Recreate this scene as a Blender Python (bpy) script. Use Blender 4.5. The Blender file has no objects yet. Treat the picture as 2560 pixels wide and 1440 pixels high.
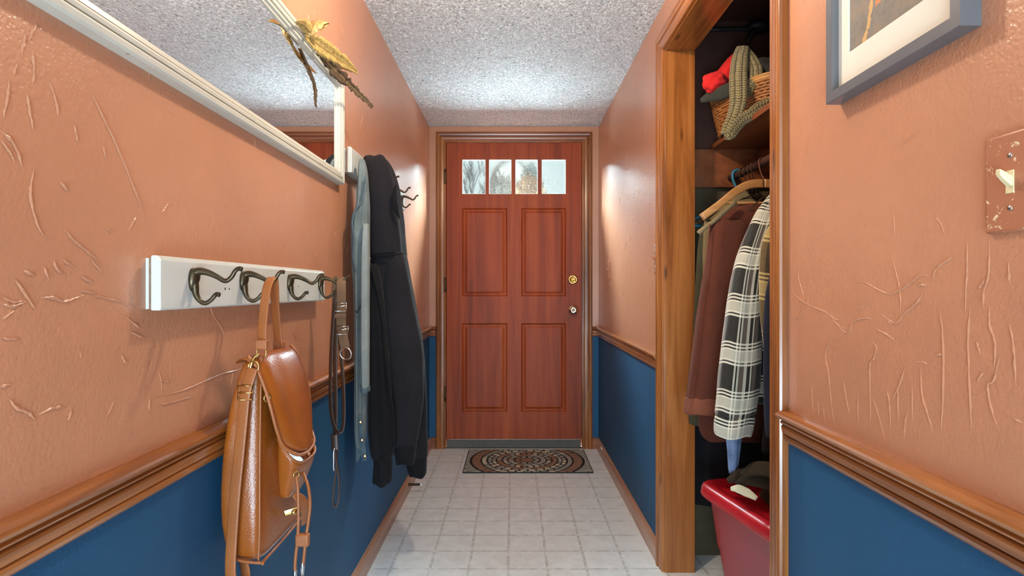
import bpy, bmesh, math, random
from mathutils import Vector, Matrix, noise as mnoise

random.seed(7)
SC = bpy.context.scene
COL = SC.collection
V = Vector
PI = math.pi

# ------------------------------------------------------------------ camera
F, CX, CY, HC = 1432.0, 1283.0, 722.0, 1.07      # focal length in pixels, principal point, camera height
cam_d = bpy.data.cameras.new('camera')
cam = bpy.data.objects.new('camera', cam_d)
COL.objects.link(cam)
cam.location = (0, 0, HC)
cam.rotation_euler = (PI / 2, 0, 0)
cam_d.sensor_width = 36.0
cam_d.lens = 36.0 * F / 2560.0
cam_d.shift_x = -(CX - 1280) / 2560
cam_d.shift_y = (CY - 720) / 2560
cam_d.clip_start = 0.02
SC.camera = cam

# ------------------------------------------------------------------ view, world, lights
SC.view_settings.view_transform = 'Standard'
SC.view_settings.look = 'None'
SC.view_settings.gamma = 1.0
SC.view_settings.use_curve_mapping = False
SC.view_settings.exposure = 0.22

W = bpy.data.worlds.new('overcast_sky')
SC.world = W
W.use_nodes = True
bg = W.node_tree.nodes['Background']
bg.inputs[0].default_value = (0.84, 0.93, 0.94, 1)
bg.inputs[1].default_value = 0.88


def area(name, loc, target, size, size_y, power, color):
    d = bpy.data.lights.new(name, 'AREA')
    d.shape = 'RECTANGLE'
    d.size, d.size_y, d.energy, d.color = size, size_y, power, color
    o = bpy.data.objects.new(name, d)
    COL.objects.link(o)
    o.location = loc
    o.rotation_euler = (V(target) - V(loc)).to_track_quat('-Z', 'Y').to_euler()
    return o


# daylight falling through the door's panes: sky high on both sides, and a low lamp added for the ceiling
area('sky_daylight', (1.3, 5.6, 3.1), (0.0, 3.84, 1.82), 1.6, 1.3, 4300, (0.76, 0.90, 1.0))
area('sky_daylight', (-1.3, 5.6, 3.1), (0.0, 3.84, 1.82), 1.6, 1.3, 4300, (0.76, 0.90, 1.0))
area('ground_daylight', (0.0, 7.2, 0.5), (0.0, 3.84, 1.82), 3.0, 1.2, 2000, (0.78, 0.90, 1.0))
# daylight of the room behind the camera, off its window, plus an added up-tilted lamp brightening the ceiling
area('room_daylight', (0.0, -1.7, 1.30), (0.0, 2.5, 1.25), 1.5, 1.8, 33, (0.66, 0.86, 1.0))
area('room_floor_daylight', (0.0, -1.3, 0.15), (0.0, 1.8, 2.1), 1.4, 1.0, 88, (0.60, 0.84, 1.0))
LAMP = V((0.0, 1.45, 2.06))      # ceiling bulb, light added in its builder

# ------------------------------------------------------------------ materials


def lin(r, g, b):
    f = lambda c: (c / 255 / 12.92) if c / 255 <= 0.04045 else ((c / 255 + 0.055) / 1.055) ** 2.4
    return (f(r), f(g), f(b), 1.0)


class NT:
    """small helper round a node tree"""

    def __init__(self, name):
        self.m = bpy.data.materials.new(name)
        self.m.use_nodes = True
        self.t = self.m.node_tree
        self.p = self.t.nodes['Principled BSDF']

    def n(self, typ, **kw):
        nd = self.t.nodes.new(typ)
        for k, v in kw.items():
            setattr(nd, k, v)
        return nd

    def l(self, a, b):
        self.t.links.new(a, b)

    def set(self, **kw):
        for k, v in kw.items():
            self.p.inputs[k.replace('_', ' ')].default_value = v

    def coord(self, scale=(1, 1, 1), kind='Object', rot=(0, 0, 0)):
        tc = self.n('ShaderNodeTexCoord')
        mp = self.n('ShaderNodeMapping')
        mp.inputs['Scale'].default_value = scale
        mp.inputs['Rotation'].default_value = rot
        self.l(tc.outputs[kind], mp.inputs[0])
        return mp.outputs[0]

    def noise(self, vec, scale, detail=3, rough=0.55, dist=0.0):
        nd = self.n('ShaderNodeTexNoise')
        nd.inputs['Scale'].default_value = scale
        nd.inputs['Detail'].default_value = detail
        nd.inputs['Roughness'].default_value = rough
        nd.inputs['Distortion'].default_value = dist
        self.l(vec, nd.inputs['Vector'])
        return nd.outputs[0]

    def voro(self, vec, scale, feature='F1'):
        nd = self.n('ShaderNodeTexVoronoi', feature=feature)
        nd.inputs['Scale'].default_value = scale
        self.l(vec, nd.inputs['Vector'])
        return nd.outputs[0]

    def ramp(self, fac, stops):
        nd = self.n('ShaderNodeValToRGB')
        el = nd.color_ramp.elements
        while len(el) < len(stops):
            el.new(0.5)
        for e, (pos, c) in zip(el, stops):
            e.position = pos
            e.color = c if len(c) == 4 else (*c, 1)
        self.l(fac, nd.inputs[0])
        return nd.outputs[0]

    def math(self, op, a, b=None, c=None, clamp=False):
        nd = self.n('ShaderNodeMath', operation=op, use_clamp=clamp)
        for i, v in enumerate((a, b, c)):
            if v is None:
                continue
            if isinstance(v, (int, float)):
                nd.inputs[i].default_value = v
            else:
                self.l(v, nd.inputs[i])
        return nd.outputs[0]

    def mix(self, fac, a, b, mode='MIX'):
        nd = self.n('ShaderNodeMix', data_type='RGBA', blend_type=mode)
        for sock, v in ((nd.inputs[0], fac), (nd.inputs[6], a), (nd.inputs[7], b)):
            if isinstance(v, (int, float, tuple)):
                sock.default_value = v
            else:
                self.l(v, sock)
        return nd.outputs[2]

    def bump(self, h, strength=0.3, dist=0.01, prev=None):
        nd = self.n('ShaderNodeBump')
        nd.inputs['Strength'].default_value = strength
        nd.inputs['Distance'].default_value = dist
        self.l(h, nd.inputs['Height'])
        if prev is not None:
            self.l(prev, nd.inputs['Normal'])
        return nd.outputs[0]

    def normal(self, nrm):
        self.l(nrm, self.p.inputs['Normal'])

    def color(self, c):
        self.l(c, self.p.inputs['Base Color'])

    def step(self, val, lo, hi):
        nd = self.n('ShaderNodeMapRange', interpolation_type='SMOOTHSTEP')
        nd.inputs['From Min'].default_value = lo
        nd.inputs['From Max'].default_value = hi
        self.l(val, nd.inputs[0])
        return nd.outputs[0]


def simple(name, c, rough=0.5, metal=0.0, var=0.12, vscale=18, bump=0.0, bscale=60, bdist=0.003, **kw):
    k = NT(name)
    k.set(Roughness=rough, Metallic=metal, **kw)
    co = k.coord()
    n = k.noise(co, vscale, 4)
    d = tuple(x * (1 - var) for x in c[:3]) + (1,)
    b = tuple(min(1, x * (1 + var)) for x in c[:3]) + (1,)
    k.color(k.ramp(n, [(0.3, d), (0.7, b)]))
    if bump:
        k.normal(k.bump(k.noise(co, bscale, 3), bump, bdist))
    return k.m


def plaster(name, c, crease, rough, stretch):
    k = NT(name)
    k.set(Roughness=rough)
    k.p.inputs['Specular IOR Level'].default_value = 0.7
    co = k.coord()
    v = k.noise(co, 3.0, 5, 0.6)
    k.color(k.ramp(v, [(0.25, tuple(x * 0.90 for x in c[:3]) + (1,)), (0.75, tuple(min(1, x * 1.08) for x in c[:3]) + (1,))]))
    grain = k.noise(co, 130, 3, 0.6)
    nrm = k.bump(grain, 0.22, 0.003)
    if crease:
        pit = k.step(k.voro(co, 26), 0.09, 0.03)
        pit = k.math('MULTIPLY', pit, k.step(k.noise(co, 9, 1), 0.55, 0.6))
        hs = k.math('MULTIPLY', pit, -0.4)
        hs = k.math('ADD', hs, k.math('MULTIPLY', k.noise(co, 22, 3), 0.45))
        nrm = k.bump(hs, 0.45, 0.004, nrm)
        nrm = k.bump(k.step(k.voro(co, 150), 0.15, 0.5), 0.12, 0.002, nrm)
    k.normal(nrm)
    return k.m


def wood(name, dark, mid, light, axis='Z', rough=0.35, scale=1.0, coat=0.15, knots=True, bump=0.15):
    k = NT(name)
    k.set(Roughness=rough)
    k.p.inputs['Coat Weight'].default_value = coat
    k.p.inputs['Coat Roughness'].default_value = 0.25
    s = {'X': (1.6, 26, 26), 'Y': (26, 1.6, 26), 'Z': (26, 26, 1.6)}[axis]
    s = tuple(a * scale for a in s)
    co = k.coord(s)
    n = k.noise(co, 1.0, 6, 0.62, 0.6)
    big = k.noise(k.coord(tuple(a * 0.22 for a in s)), 1.0, 2, 0.5, 0.4)
    mixn = k.math('ADD', k.math('MULTIPLY', n, 0.65), k.math('MULTIPLY', big, 0.35))
    col = k.ramp(mixn, [(0.32, dark), (0.5, mid), (0.68, light)])
    if knots:
        ks = {'X': (1.1, 5, 5), 'Y': (5, 1.1, 5), 'Z': (5, 5, 1.1)}[axis]
        vo = k.voro(k.coord(ks), 2.2)
        kn = k.step(vo, 0.10, 0.03)
        col = k.mix(k.math('MULTIPLY', kn, 0.75), col, tuple(x * 0.35 for x in dark[:3]) + (1,))
    k.color(col)
    k.normal(k.bump(n, bump, 0.002))
    return k.m


M = {}
TERRA = lin(188, 130, 98)
BLUE = lin(34, 78, 112)
M['terracotta'] = plaster('terracotta_paint', TERRA, True, 0.30, (1, 1, 0.62))
M['blue'] = plaster('blue_paint', BLUE, False, 0.6, (1, 1, 1))
M['blue'].node_tree.nodes['Principled BSDF'].inputs['Specular IOR Level'].default_value = 0.2
M['trim'] = wood('stained_pine', lin(88, 44, 16), lin(142, 82, 36), lin(176, 112, 58), 'Z', 0.22, 1.0, 0.3)
M['trim_y'] = wood('stained_pine_lengthwise', lin(86, 42, 16), lin(142, 82, 36), lin(178, 112, 58), 'Y', 0.22, 1.0, 0.3)
M['trim_x'] = wood('stained_pine_across', lin(84, 40, 18), lin(136, 74, 38), lin(170, 102, 58), 'X', 0.28, 1.0, 0.3)
M['door'] = wood('red_brown_door_stain', lin(110, 40, 12), lin(144, 57, 16), lin(168, 76, 25), 'Z', 0.5, 0.7, 0.0, False)
M['door'].node_tree.nodes['Principled BSDF'].inputs['Specular IOR Level'].default_value = 0.3
M['closet_wood'] = wood('dark_closet_wood', lin(92, 46, 22), lin(132, 70, 34), lin(150, 86, 46), 'Y', 0.5, 0.8, 0.0, False)
M['base'] = wood('baseboard_pine', lin(120, 78, 56), lin(158, 110, 84), lin(182, 138, 112), 'Y', 0.32, 1.0, 0.2, False)
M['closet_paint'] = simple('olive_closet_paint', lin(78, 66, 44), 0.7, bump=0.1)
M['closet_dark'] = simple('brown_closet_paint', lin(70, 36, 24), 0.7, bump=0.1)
M['black'] = simple('matt_black', (0.006, 0.006, 0.007, 1), 0.6)
M['white_paint'] = simple('glossy_white_paint', lin(200, 202, 196), 0.3, var=0.04, bump=0.08, bscale=40)
M['mirror_paint'] = simple('cream_white_paint', lin(196, 191, 178), 0.32, var=0.05, bump=0.1, bscale=50)
M['raw_wood'] = simple('bare_brown_wood', lin(128, 100, 80), 0.7, var=0.25, vscale=60, bump=0.3)
M['bronze'] = simple('dark_bronze', lin(78, 66, 48), 0.32, 0.75, var=0.35, vscale=40)
M['brass'] = simple('polished_brass', lin(214, 180, 110), 0.2, 1.0, var=0.08)
M['nickel'] = simple('satin_nickel', lin(200, 190, 172), 0.24, 1.0, var=0.06)
M['steel'] = simple('bright_steel', lin(205, 205, 205), 0.22, 1.0, var=0.05)
M['sweep'] = simple('grey_brown_vinyl', lin(78, 70, 60), 0.5, var=0.15)
M['rubber'] = simple('dark_rubber', lin(34, 30, 28), 0.75, bump=0.2)
M['cream_plastic'] = simple('cream_plastic', lin(222, 205, 160), 0.35, var=0.05)
M['frame_grey'] = simple('blue_grey_metal_paint', lin(106, 106, 110), 0.3, 0.25, var=0.05)
M['mat_board'] = simple('ivory_mat_board', lin(222, 216, 202), 0.85, var=0.02)
M['quill'] = simple('quill_horn', lin(150, 120, 70), 0.5)
M['hanger_wood'] = wood('hanger_beech', lin(150, 98, 50), lin(186, 130, 76), lin(205, 152, 96), 'X', 0.4, 1.5, 0.1, False)
M['blue_plastic'] = simple('teal_blue_plastic', lin(50, 116, 140), 0.4)
M['wire'] = simple('dark_wire', lin(70, 52, 40), 0.35, 0.8)
M['copper_wire'] = simple('copper_wire', lin(196, 140, 110), 0.3, 0.9)
M['tub_red'] = simple('red_tub_plastic', lin(150, 22, 44), 0.34, var=0.08, vscale=8, bump=0.05, bscale=200)
M['lid_red'] = simple('red_lid_plastic', lin(178, 22, 34), 0.34, var=0.06, vscale=8, bump=0.05, bscale=200)
M['paper'] = simple('pale_cloth', lin(206, 204, 176), 0.8, var=0.08, bump=0.3)
M['bark'] = simple('bark', lin(46, 42, 38), 0.9)
M['shrub'] = simple('dry_shrub', lin(140, 108, 60), 0.9, var=0.4)
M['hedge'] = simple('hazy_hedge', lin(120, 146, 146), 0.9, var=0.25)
M['bulb'] = simple('opal_glass', lin(240, 238, 230), 0.3)


def fabric(name, c, rough=0.9, weave=420, strength=0.35, var=0.18, sheen=0.3, big=9):
    k = NT(name)
    k.set(Roughness=rough)
    k.p.inputs['Sheen Weight'].default_value = sheen * 0.25
    k.p.inputs['Specular IOR Level'].default_value = 0.15
    co = k.coord()
    n = k.noise(co, big, 4)
    k.color(k.ramp(n, [(0.28, tuple(x * (1 - var) for x in c[:3]) + (1,)), (0.72, tuple(min(1, x * (1 + var)) for x in c[:3]) + (1,))]))
    nr = k.bump(k.noise(co, weave, 2), strength, 0.002)
    k.normal(k.bump(k.noise(co, 26, 2), 0.25, 0.012, nr))
    return k.m


M['hoodie'] = fabric('black_fleece', lin(27, 24, 27), sheen=0.15)
M['fleece'] = fabric('black_pile', lin(18, 16, 18), weave=170, strength=0.9, sheen=0.15)
M['rib'] = fabric('black_rib', lin(20, 18, 20), sheen=0.1)
M['denim'] = fabric('faded_grey_denim', lin(98, 106, 106), var=0.22, big=14)
M['denim_pale'] = fabric('pale_grey_denim', lin(124, 130, 128), var=0.15, big=14)
M['denim_edge'] = fabric('denim_seam', lin(76, 90, 98), var=0.25, big=30)
M['jean_blue'] = fabric('mid_blue_denim', lin(120, 144, 186), var=0.3, big=20)
M['brown_cloth'] = fabric('brown_duck_canvas', lin(88, 45, 32), sheen=0.1, var=0.12)
M['brown_hem'] = fabric('brown_hem', lin(116, 66, 48), sheen=0.1, var=0.15)
M['olive'] = fabric('olive_black_cloth', lin(66, 62, 46), sheen=0.1)
M['tan_cloth'] = fabric('tan_cloth', lin(126, 108, 78), sheen=0.1)
M['navy'] = fabric('navy_cloth', lin(38, 42, 56), sheen=0.1)
M['charcoal'] = fabric('charcoal_cloth', lin(42, 40, 40), sheen=0.1)
M['heap'] = fabric('dark_olive_heap', lin(58, 48, 36), sheen=0.1)
M['red_knit'] = fabric('red_fleece', lin(206, 40, 38), var=0.1, sheen=0.2)
M['grey_knit'] = fabric('grey_green_knit', lin(60, 60, 52), weave=120, strength=0.8)
M['scarf'] = fabric('olive_mustard_wool', lin(132, 112, 58), weave=110, strength=0.9, var=0.3, big=40)
k = NT('cable_knit_wool')
k.set(Roughness=0.95)
k.p.inputs['Sheen Weight'].default_value = 0.3
tcn = k.n('ShaderNodeTexCoord')
spn = k.n('ShaderNodeSeparateXYZ')
k.l(tcn.outputs['UV'], spn.inputs[0])
zig = k.math('ABSOLUTE', k.math('SUBTRACT', k.math('FRACT', k.math('MULTIPLY', spn.outputs[0], 10.0)), 0.5))
row = k.math('ABSOLUTE', k.math('SINE', k.math('ADD', k.math('MULTIPLY', spn.outputs[1], 330.0), k.math('MULTIPLY', zig, 3.2))))
col = k.step(zig, 0.46, 0.36)
hgt = k.math('MULTIPLY', row, col)
nz = k.noise(k.coord(), 60, 3)
k.color(k.ramp(k.math('ADD', k.math('MULTIPLY', hgt, 0.7), k.math('MULTIPLY', nz, 0.4)), [(0.15, lin(72, 58, 26)), (0.75, lin(150, 128, 70))]))
k.normal(k.bump(hgt, 0.9, 0.006, k.bump(k.noise(k.coord(), 400, 2), 0.4, 0.002)))
M['scarf'] = k.m
M['strap_tan'] = fabric('tan_webbing', lin(104, 78, 58), weave=600, sheen=0.05)
M['cord'] = simple('dark_cord', lin(30, 28, 26), 0.7)


def leather(name, c, rough, grain=260, var=0.16):
    k = NT(name)
    k.set(Roughness=rough)
    k.p.inputs['Coat Weight'].default_value = 0.25
    k.p.inputs['Coat Roughness'].default_value = 0.3
    co = k.coord()
    n = k.noise(co, 7, 4)
    k.color(k.ramp(n, [(0.25, tuple(x * (1 - var) for x in c[:3]) + (1,)), (0.75, tuple(min(1, x * (1 + var)) for x in c[:3]) + (1,))]))
    v = k.voro(co, grain)
    k.normal(k.bump(k.noise(co, 14, 2), 0.15, 0.01, k.bump(v, 0.28, 0.0012)))
    return k.m


M['leather'] = leather('cognac_leather', lin(146, 76, 22), 0.30)
M['leather_strap'] = leather('cognac_strap_leather', lin(150, 84, 38), 0.5, 420)
M['leash_leather'] = leather('dark_brown_leather', lin(62, 38, 24), 0.4, 380)


def plaid(name, base, light, accent, su, sv):
    """woven check on the cloth's own UV"""
    k = NT(name)
    k.set(Roughness=0.92)
    k.p.inputs['Sheen Weight'].default_value = 0.2
    tc = k.n('ShaderNodeTexCoord')
    sp = k.n('ShaderNodeSeparateXYZ')
    k.l(tc.outputs['UV'], sp.inputs[0])

    def bands(src, s, lst):
        f = k.math('FRACT', k.math('MULTIPLY', src, s))
        tot = None
        for c, w in lst:
            b = k.math('LESS_THAN', k.math('ABSOLUTE', k.math('SUBTRACT', f, c)), w)
            tot = b if tot is None else k.math('MAXIMUM', tot, b)
        return tot
    u, v = sp.outputs[0], sp.outputs[1]
    lu = bands(u, su, [(0.16, 0.022), (0.24, 0.022), (0.40, 0.030), (0.52, 0.018)])
    lv = bands(v, sv, [(0.08, 0.018), (0.15, 0.018), (0.22, 0.018), (0.44, 0.020), (0.51, 0.020)])
    au = bands(u, su, [(0.32, 0.05), (0.62, 0.06)])
    av = bands(v, sv, [(0.33, 0.09)])
    c = k.mix(k.math('MULTIPLY', au, 0.6), base, accent)
    c = k.mix(k.math('MULTIPLY', av, 0.55), c, light)
    tot = k.math('ADD', k.math('MULTIPLY', lu, 0.6), k.math('MULTIPLY', lv, 0.8), clamp=True)
    c = k.mix(tot, c, light)
    k.color(c)
    co = k.coord()
    k.normal(k.bump(k.noise(co, 30, 2), 0.25, 0.012, k.bump(k.noise(co, 350, 2), 0.4, 0.002)))
    return k.m


M['flannel'] = plaid('black_white_flannel', lin(34, 31, 26), lin(236, 230, 208), lin(120, 104, 92), 3.2, 6.9)
M['tan_plaid'] = plaid('tan_black_plaid', lin(62, 50, 34), lin(196, 170, 110), lin(120, 96, 56), 3.0, 6.0)


def ceiling_mat():
    k = NT('stippled_white_ceiling')
    k.set(Roughness=0.9)
    co = k.coord()
    st = k.coord((1.0, 0.75, 1.0))
    a = k.noise(st, 70, 4, 0.65, 0.4)
    b = k.noise(st, 30, 3, 0.6, 0.3)
    h = k.math('ADD', k.step(a, 0.42, 0.6), k.math('MULTIPLY', b, 0.5))
    fl = k.step(k.noise(st, 105, 3, 0.6, 0.5), 0.425, 0.345)
    k.color(k.mix(k.math('MULTIPLY', fl, 0.75), lin(246, 247, 248), lin(130, 128, 126)))
    k.normal(k.bump(h, 0.9, 0.010))
    return k.m


def floor_mat():
    k = NT('beige_vinyl_tile')
    k.set(Roughness=0.38)
    tc = k.n('ShaderNodeTexCoord')
    sp = k.n('ShaderNodeSeparateXYZ')
    wob = k.noise(tc.outputs['Object'], 14, 2)
    k.l(tc.outputs['Object'], sp.inputs[0])
    T = 0.15

    def grid(src, off):
        s = k.math('ADD', src, k.math('MULTIPLY', k.math('SUBTRACT', wob, 0.5), 0.006))
        f = k.math('FRACT', k.math('DIVIDE', k.math('SUBTRACT', s, off - 6.0), T))
        d = k.math('MULTIPLY', k.math('SUBTRACT', 0.5, k.math('ABSOLUTE', k.math('SUBTRACT', f, 0.5))), T)
        return d
    gx = grid(sp.outputs[0], -0.019)
    gy = grid(sp.outputs[1], 3.238)
    d = k.math('MINIMUM', gx, gy)
    edge = k.math('MULTIPLY', k.step(d, 0.0055, 0.0030), k.step(d, 0.0006, 0.0022))   # a line on each side of a pale joint
    co = k.coord()
    n = k.noise(co, 16, 5, 0.65)
    sp2 = k.step(k.noise(co, 120, 3, 0.6), 0.60, 0.70)
    c = k.ramp(n, [(0.3, lin(218, 220, 220)), (0.7, lin(236, 240, 241))])
    c = k.mix(k.math('MULTIPLY', sp2, 0.35), c, lin(160, 144, 124))
    brk = k.step(k.noise(co, 40, 2), 0.3, 0.6)
    c = k.mix(k.math('MULTIPLY', k.math('MULTIPLY', edge, brk), 0.75), c, lin(136, 126, 114))
    k.color(c)
    hh = k.math('ADD', k.math('MULTIPLY', edge, -1.0), k.math('MULTIPLY', k.noise(co, 60, 2), 0.25))
    k.normal(k.bump(hh, 0.25, 0.002))
    return k.m


M['ceiling'] = ceiling_mat()
M['floor'] = floor_mat()


def mirror_mat():
    k = NT('silvered_glass')
    k.set(Roughness=0.015, Metallic=1.0)
    n = k.noise(k.coord(), 2, 1)
    k.color(k.ramp(n, [(0.0, (0.94, 0.95, 0.96, 1)), (1.0, (0.95, 0.96, 0.97, 1))]))
    return k.m


def pane_mat(bump):
    k = NT('seeded_window_glass')
    t = k.t
    tr = k.n('ShaderNodeBsdfTransparent')
    tr.inputs[0].default_value = (0.88, 0.94, 0.93, 1)
    rf = k.n('ShaderNodeBsdfRefraction')
    rf.inputs['IOR'].default_value = 1.05
    rf.inputs['Roughness'].default_value = 0.05
    rf.inputs['Color'].default_value = (0.9, 0.96, 0.95, 1)
    gl = k.n('ShaderNodeBsdfGlossy')
    gl.inputs['Roughness'].default_value = 0.1
    nb = k.bump(k.noise(k.coord((1, 1, 2.2), rot=(0, 0.6, 0)), 70, 2), 0.35, 0.004)
    k.l(nb, rf.inputs['Normal'])
    k.l(nb, gl.inputs['Normal'])
    m1 = k.n('ShaderNodeMixShader')
    m1.inputs[0].default_value = 0.35
    k.l(tr.outputs[0], m1.inputs[1])
    k.l(rf.outputs[0], m1.inputs[2])
    m2 = k.n('ShaderNodeMixShader')
    m2.inputs[0].default_value = 0.06
    k.l(m1.outputs[0], m2.inputs[1])
    k.l(gl.outputs[0], m2.inputs[2])
    out = [x for x in t.nodes if x.type == 'OUTPUT_MATERIAL'][0]
    k.l(m2.outputs[0], out.inputs[0])
    return k.m


M['mirror'] = mirror_mat()
M['pane'] = pane_mat(True)


def art_mat():
    k = NT('dark_abstract_print')
    k.set(Roughness=0.75)
    tc = k.n('ShaderNodeTexCoord')
    sp = k.n('ShaderNodeSeparateXYZ')
    k.l(tc.outputs['Object'], sp.inputs[0])
    co = k.coord()
    c = k.ramp(k.noise(co, 16, 6, 0.7), [(0.25, lin(96, 84, 72)), (0.5, lin(120, 110, 100)), (0.75, lin(150, 122, 92))])
    y, z = sp.outputs[1], sp.outputs[2]
    wob = k.math('MULTIPLY', k.math('SUBTRACT', k.noise(co, 60, 3), 0.5), 0.02)
    # an upright orange streak that narrows upwards
    half = k.math('SUBTRACT', 0.016, k.math('MULTIPLY', k.math('SUBTRACT', z, 1.52), 0.06))
    m1 = k.math('LESS_THAN', k.math('ADD', k.math('ABSOLUTE', k.math('SUBTRACT', y, 0.872)), wob), half)
    m2 = k.math('GREATER_THAN', k.math('ADD', z, wob), 1.508)
    c = k.mix(k.math('MULTIPLY', m1, m2), c, lin(196, 122, 76))
    m3 = k.math('LESS_THAN', k.math('ADD', k.math('ABSOLUTE', k.math('SUBTRACT', y, k.math('SUBTRACT', 0.905, k.math('MULTIPLY', k.math('SUBTRACT', z, 1.49), 0.35)))), wob), 0.004)
    m4 = k.math('LESS_THAN', z, 1.545)
    c = k.mix(k.math('MULTIPLY', k.math('MULTIPLY', m3, m4), 0.8), c, lin(206, 160, 96))
    k.color(c)
    k.normal(k.bump(k.noise(co, 120, 3), 0.5, 0.003))
    return k.m


M['art'] = art_mat()


def plate_mat():
    k = NT('overpainted_switch_plate')
    k.set(Roughness=0.4)
    co = k.coord()
    chip = k.math('MULTIPLY', k.step(k.noise(co, 95, 3, 0.6, 1.0), 0.60, 0.63), k.step(k.noise(co, 30, 1), 0.45, 0.55))
    k.color(k.mix(chip, lin(168, 106, 76), lin(220, 196, 160)))
    k.normal(k.bump(chip, -0.3, 0.001))
    return k.m


M['plate'] = plate_mat()


def feather_mat(name, c1, c2):
    k = NT(name)
    k.set(Roughness=0.6)
    n = k.noise(k.coord((60, 60, 60)), 2.0, 3, 0.6)
    k.color(k.ramp(n, [(0.3, c1), (0.7, c2)]))
    k.normal(k.bump(n, 0.4, 0.002))
    return k.m


M['feather_tan'] = feather_mat('tan_feather', lin(140, 110, 54), lin(206, 178, 110))
M['feather_brown'] = feather_mat('brown_feather', lin(62, 46, 34), lin(120, 96, 72))
M['feather_curl'] = feather_mat('ochre_feather', lin(120, 84, 34), lin(196, 160, 96))

# ------------------------------------------------------------------ mesh helpers


def pp(px, py, Y):
    """the point at depth Y seen at a photo position"""
    return V(((px - CX) * Y / F, Y, HC - (py - CY) * Y / F))


def catmull(pts, n=8, closed=False):
    pts = [V(p) for p in pts]
    if len(pts) < 3:
        return [pts[0].lerp(pts[-1], i / n) for i in range(n + 1)]
    out = []
    m = len(pts)
    rng = m if closed else m - 1
    for i in range(rng):
        p1, p2 = pts[i], pts[(i + 1) % m]
        p0 = pts[i - 1] if (closed or i > 0) else p1 * 2 - p2
        p3 = pts[(i + 2) % m] if (closed or i + 2 < m) else p2 * 2 - p1
        for j in range(n):
            t = j / n
            out.append(0.5 * ((2 * p1) + (p2 - p0) * t + (2 * p0 - 5 * p1 + 4 * p2 - p3) * t * t + (3 * p1 - p0 - 3 * p2 + p3) * t ** 3))
    if not closed:
        out.append(pts[-1])
    return out


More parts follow.
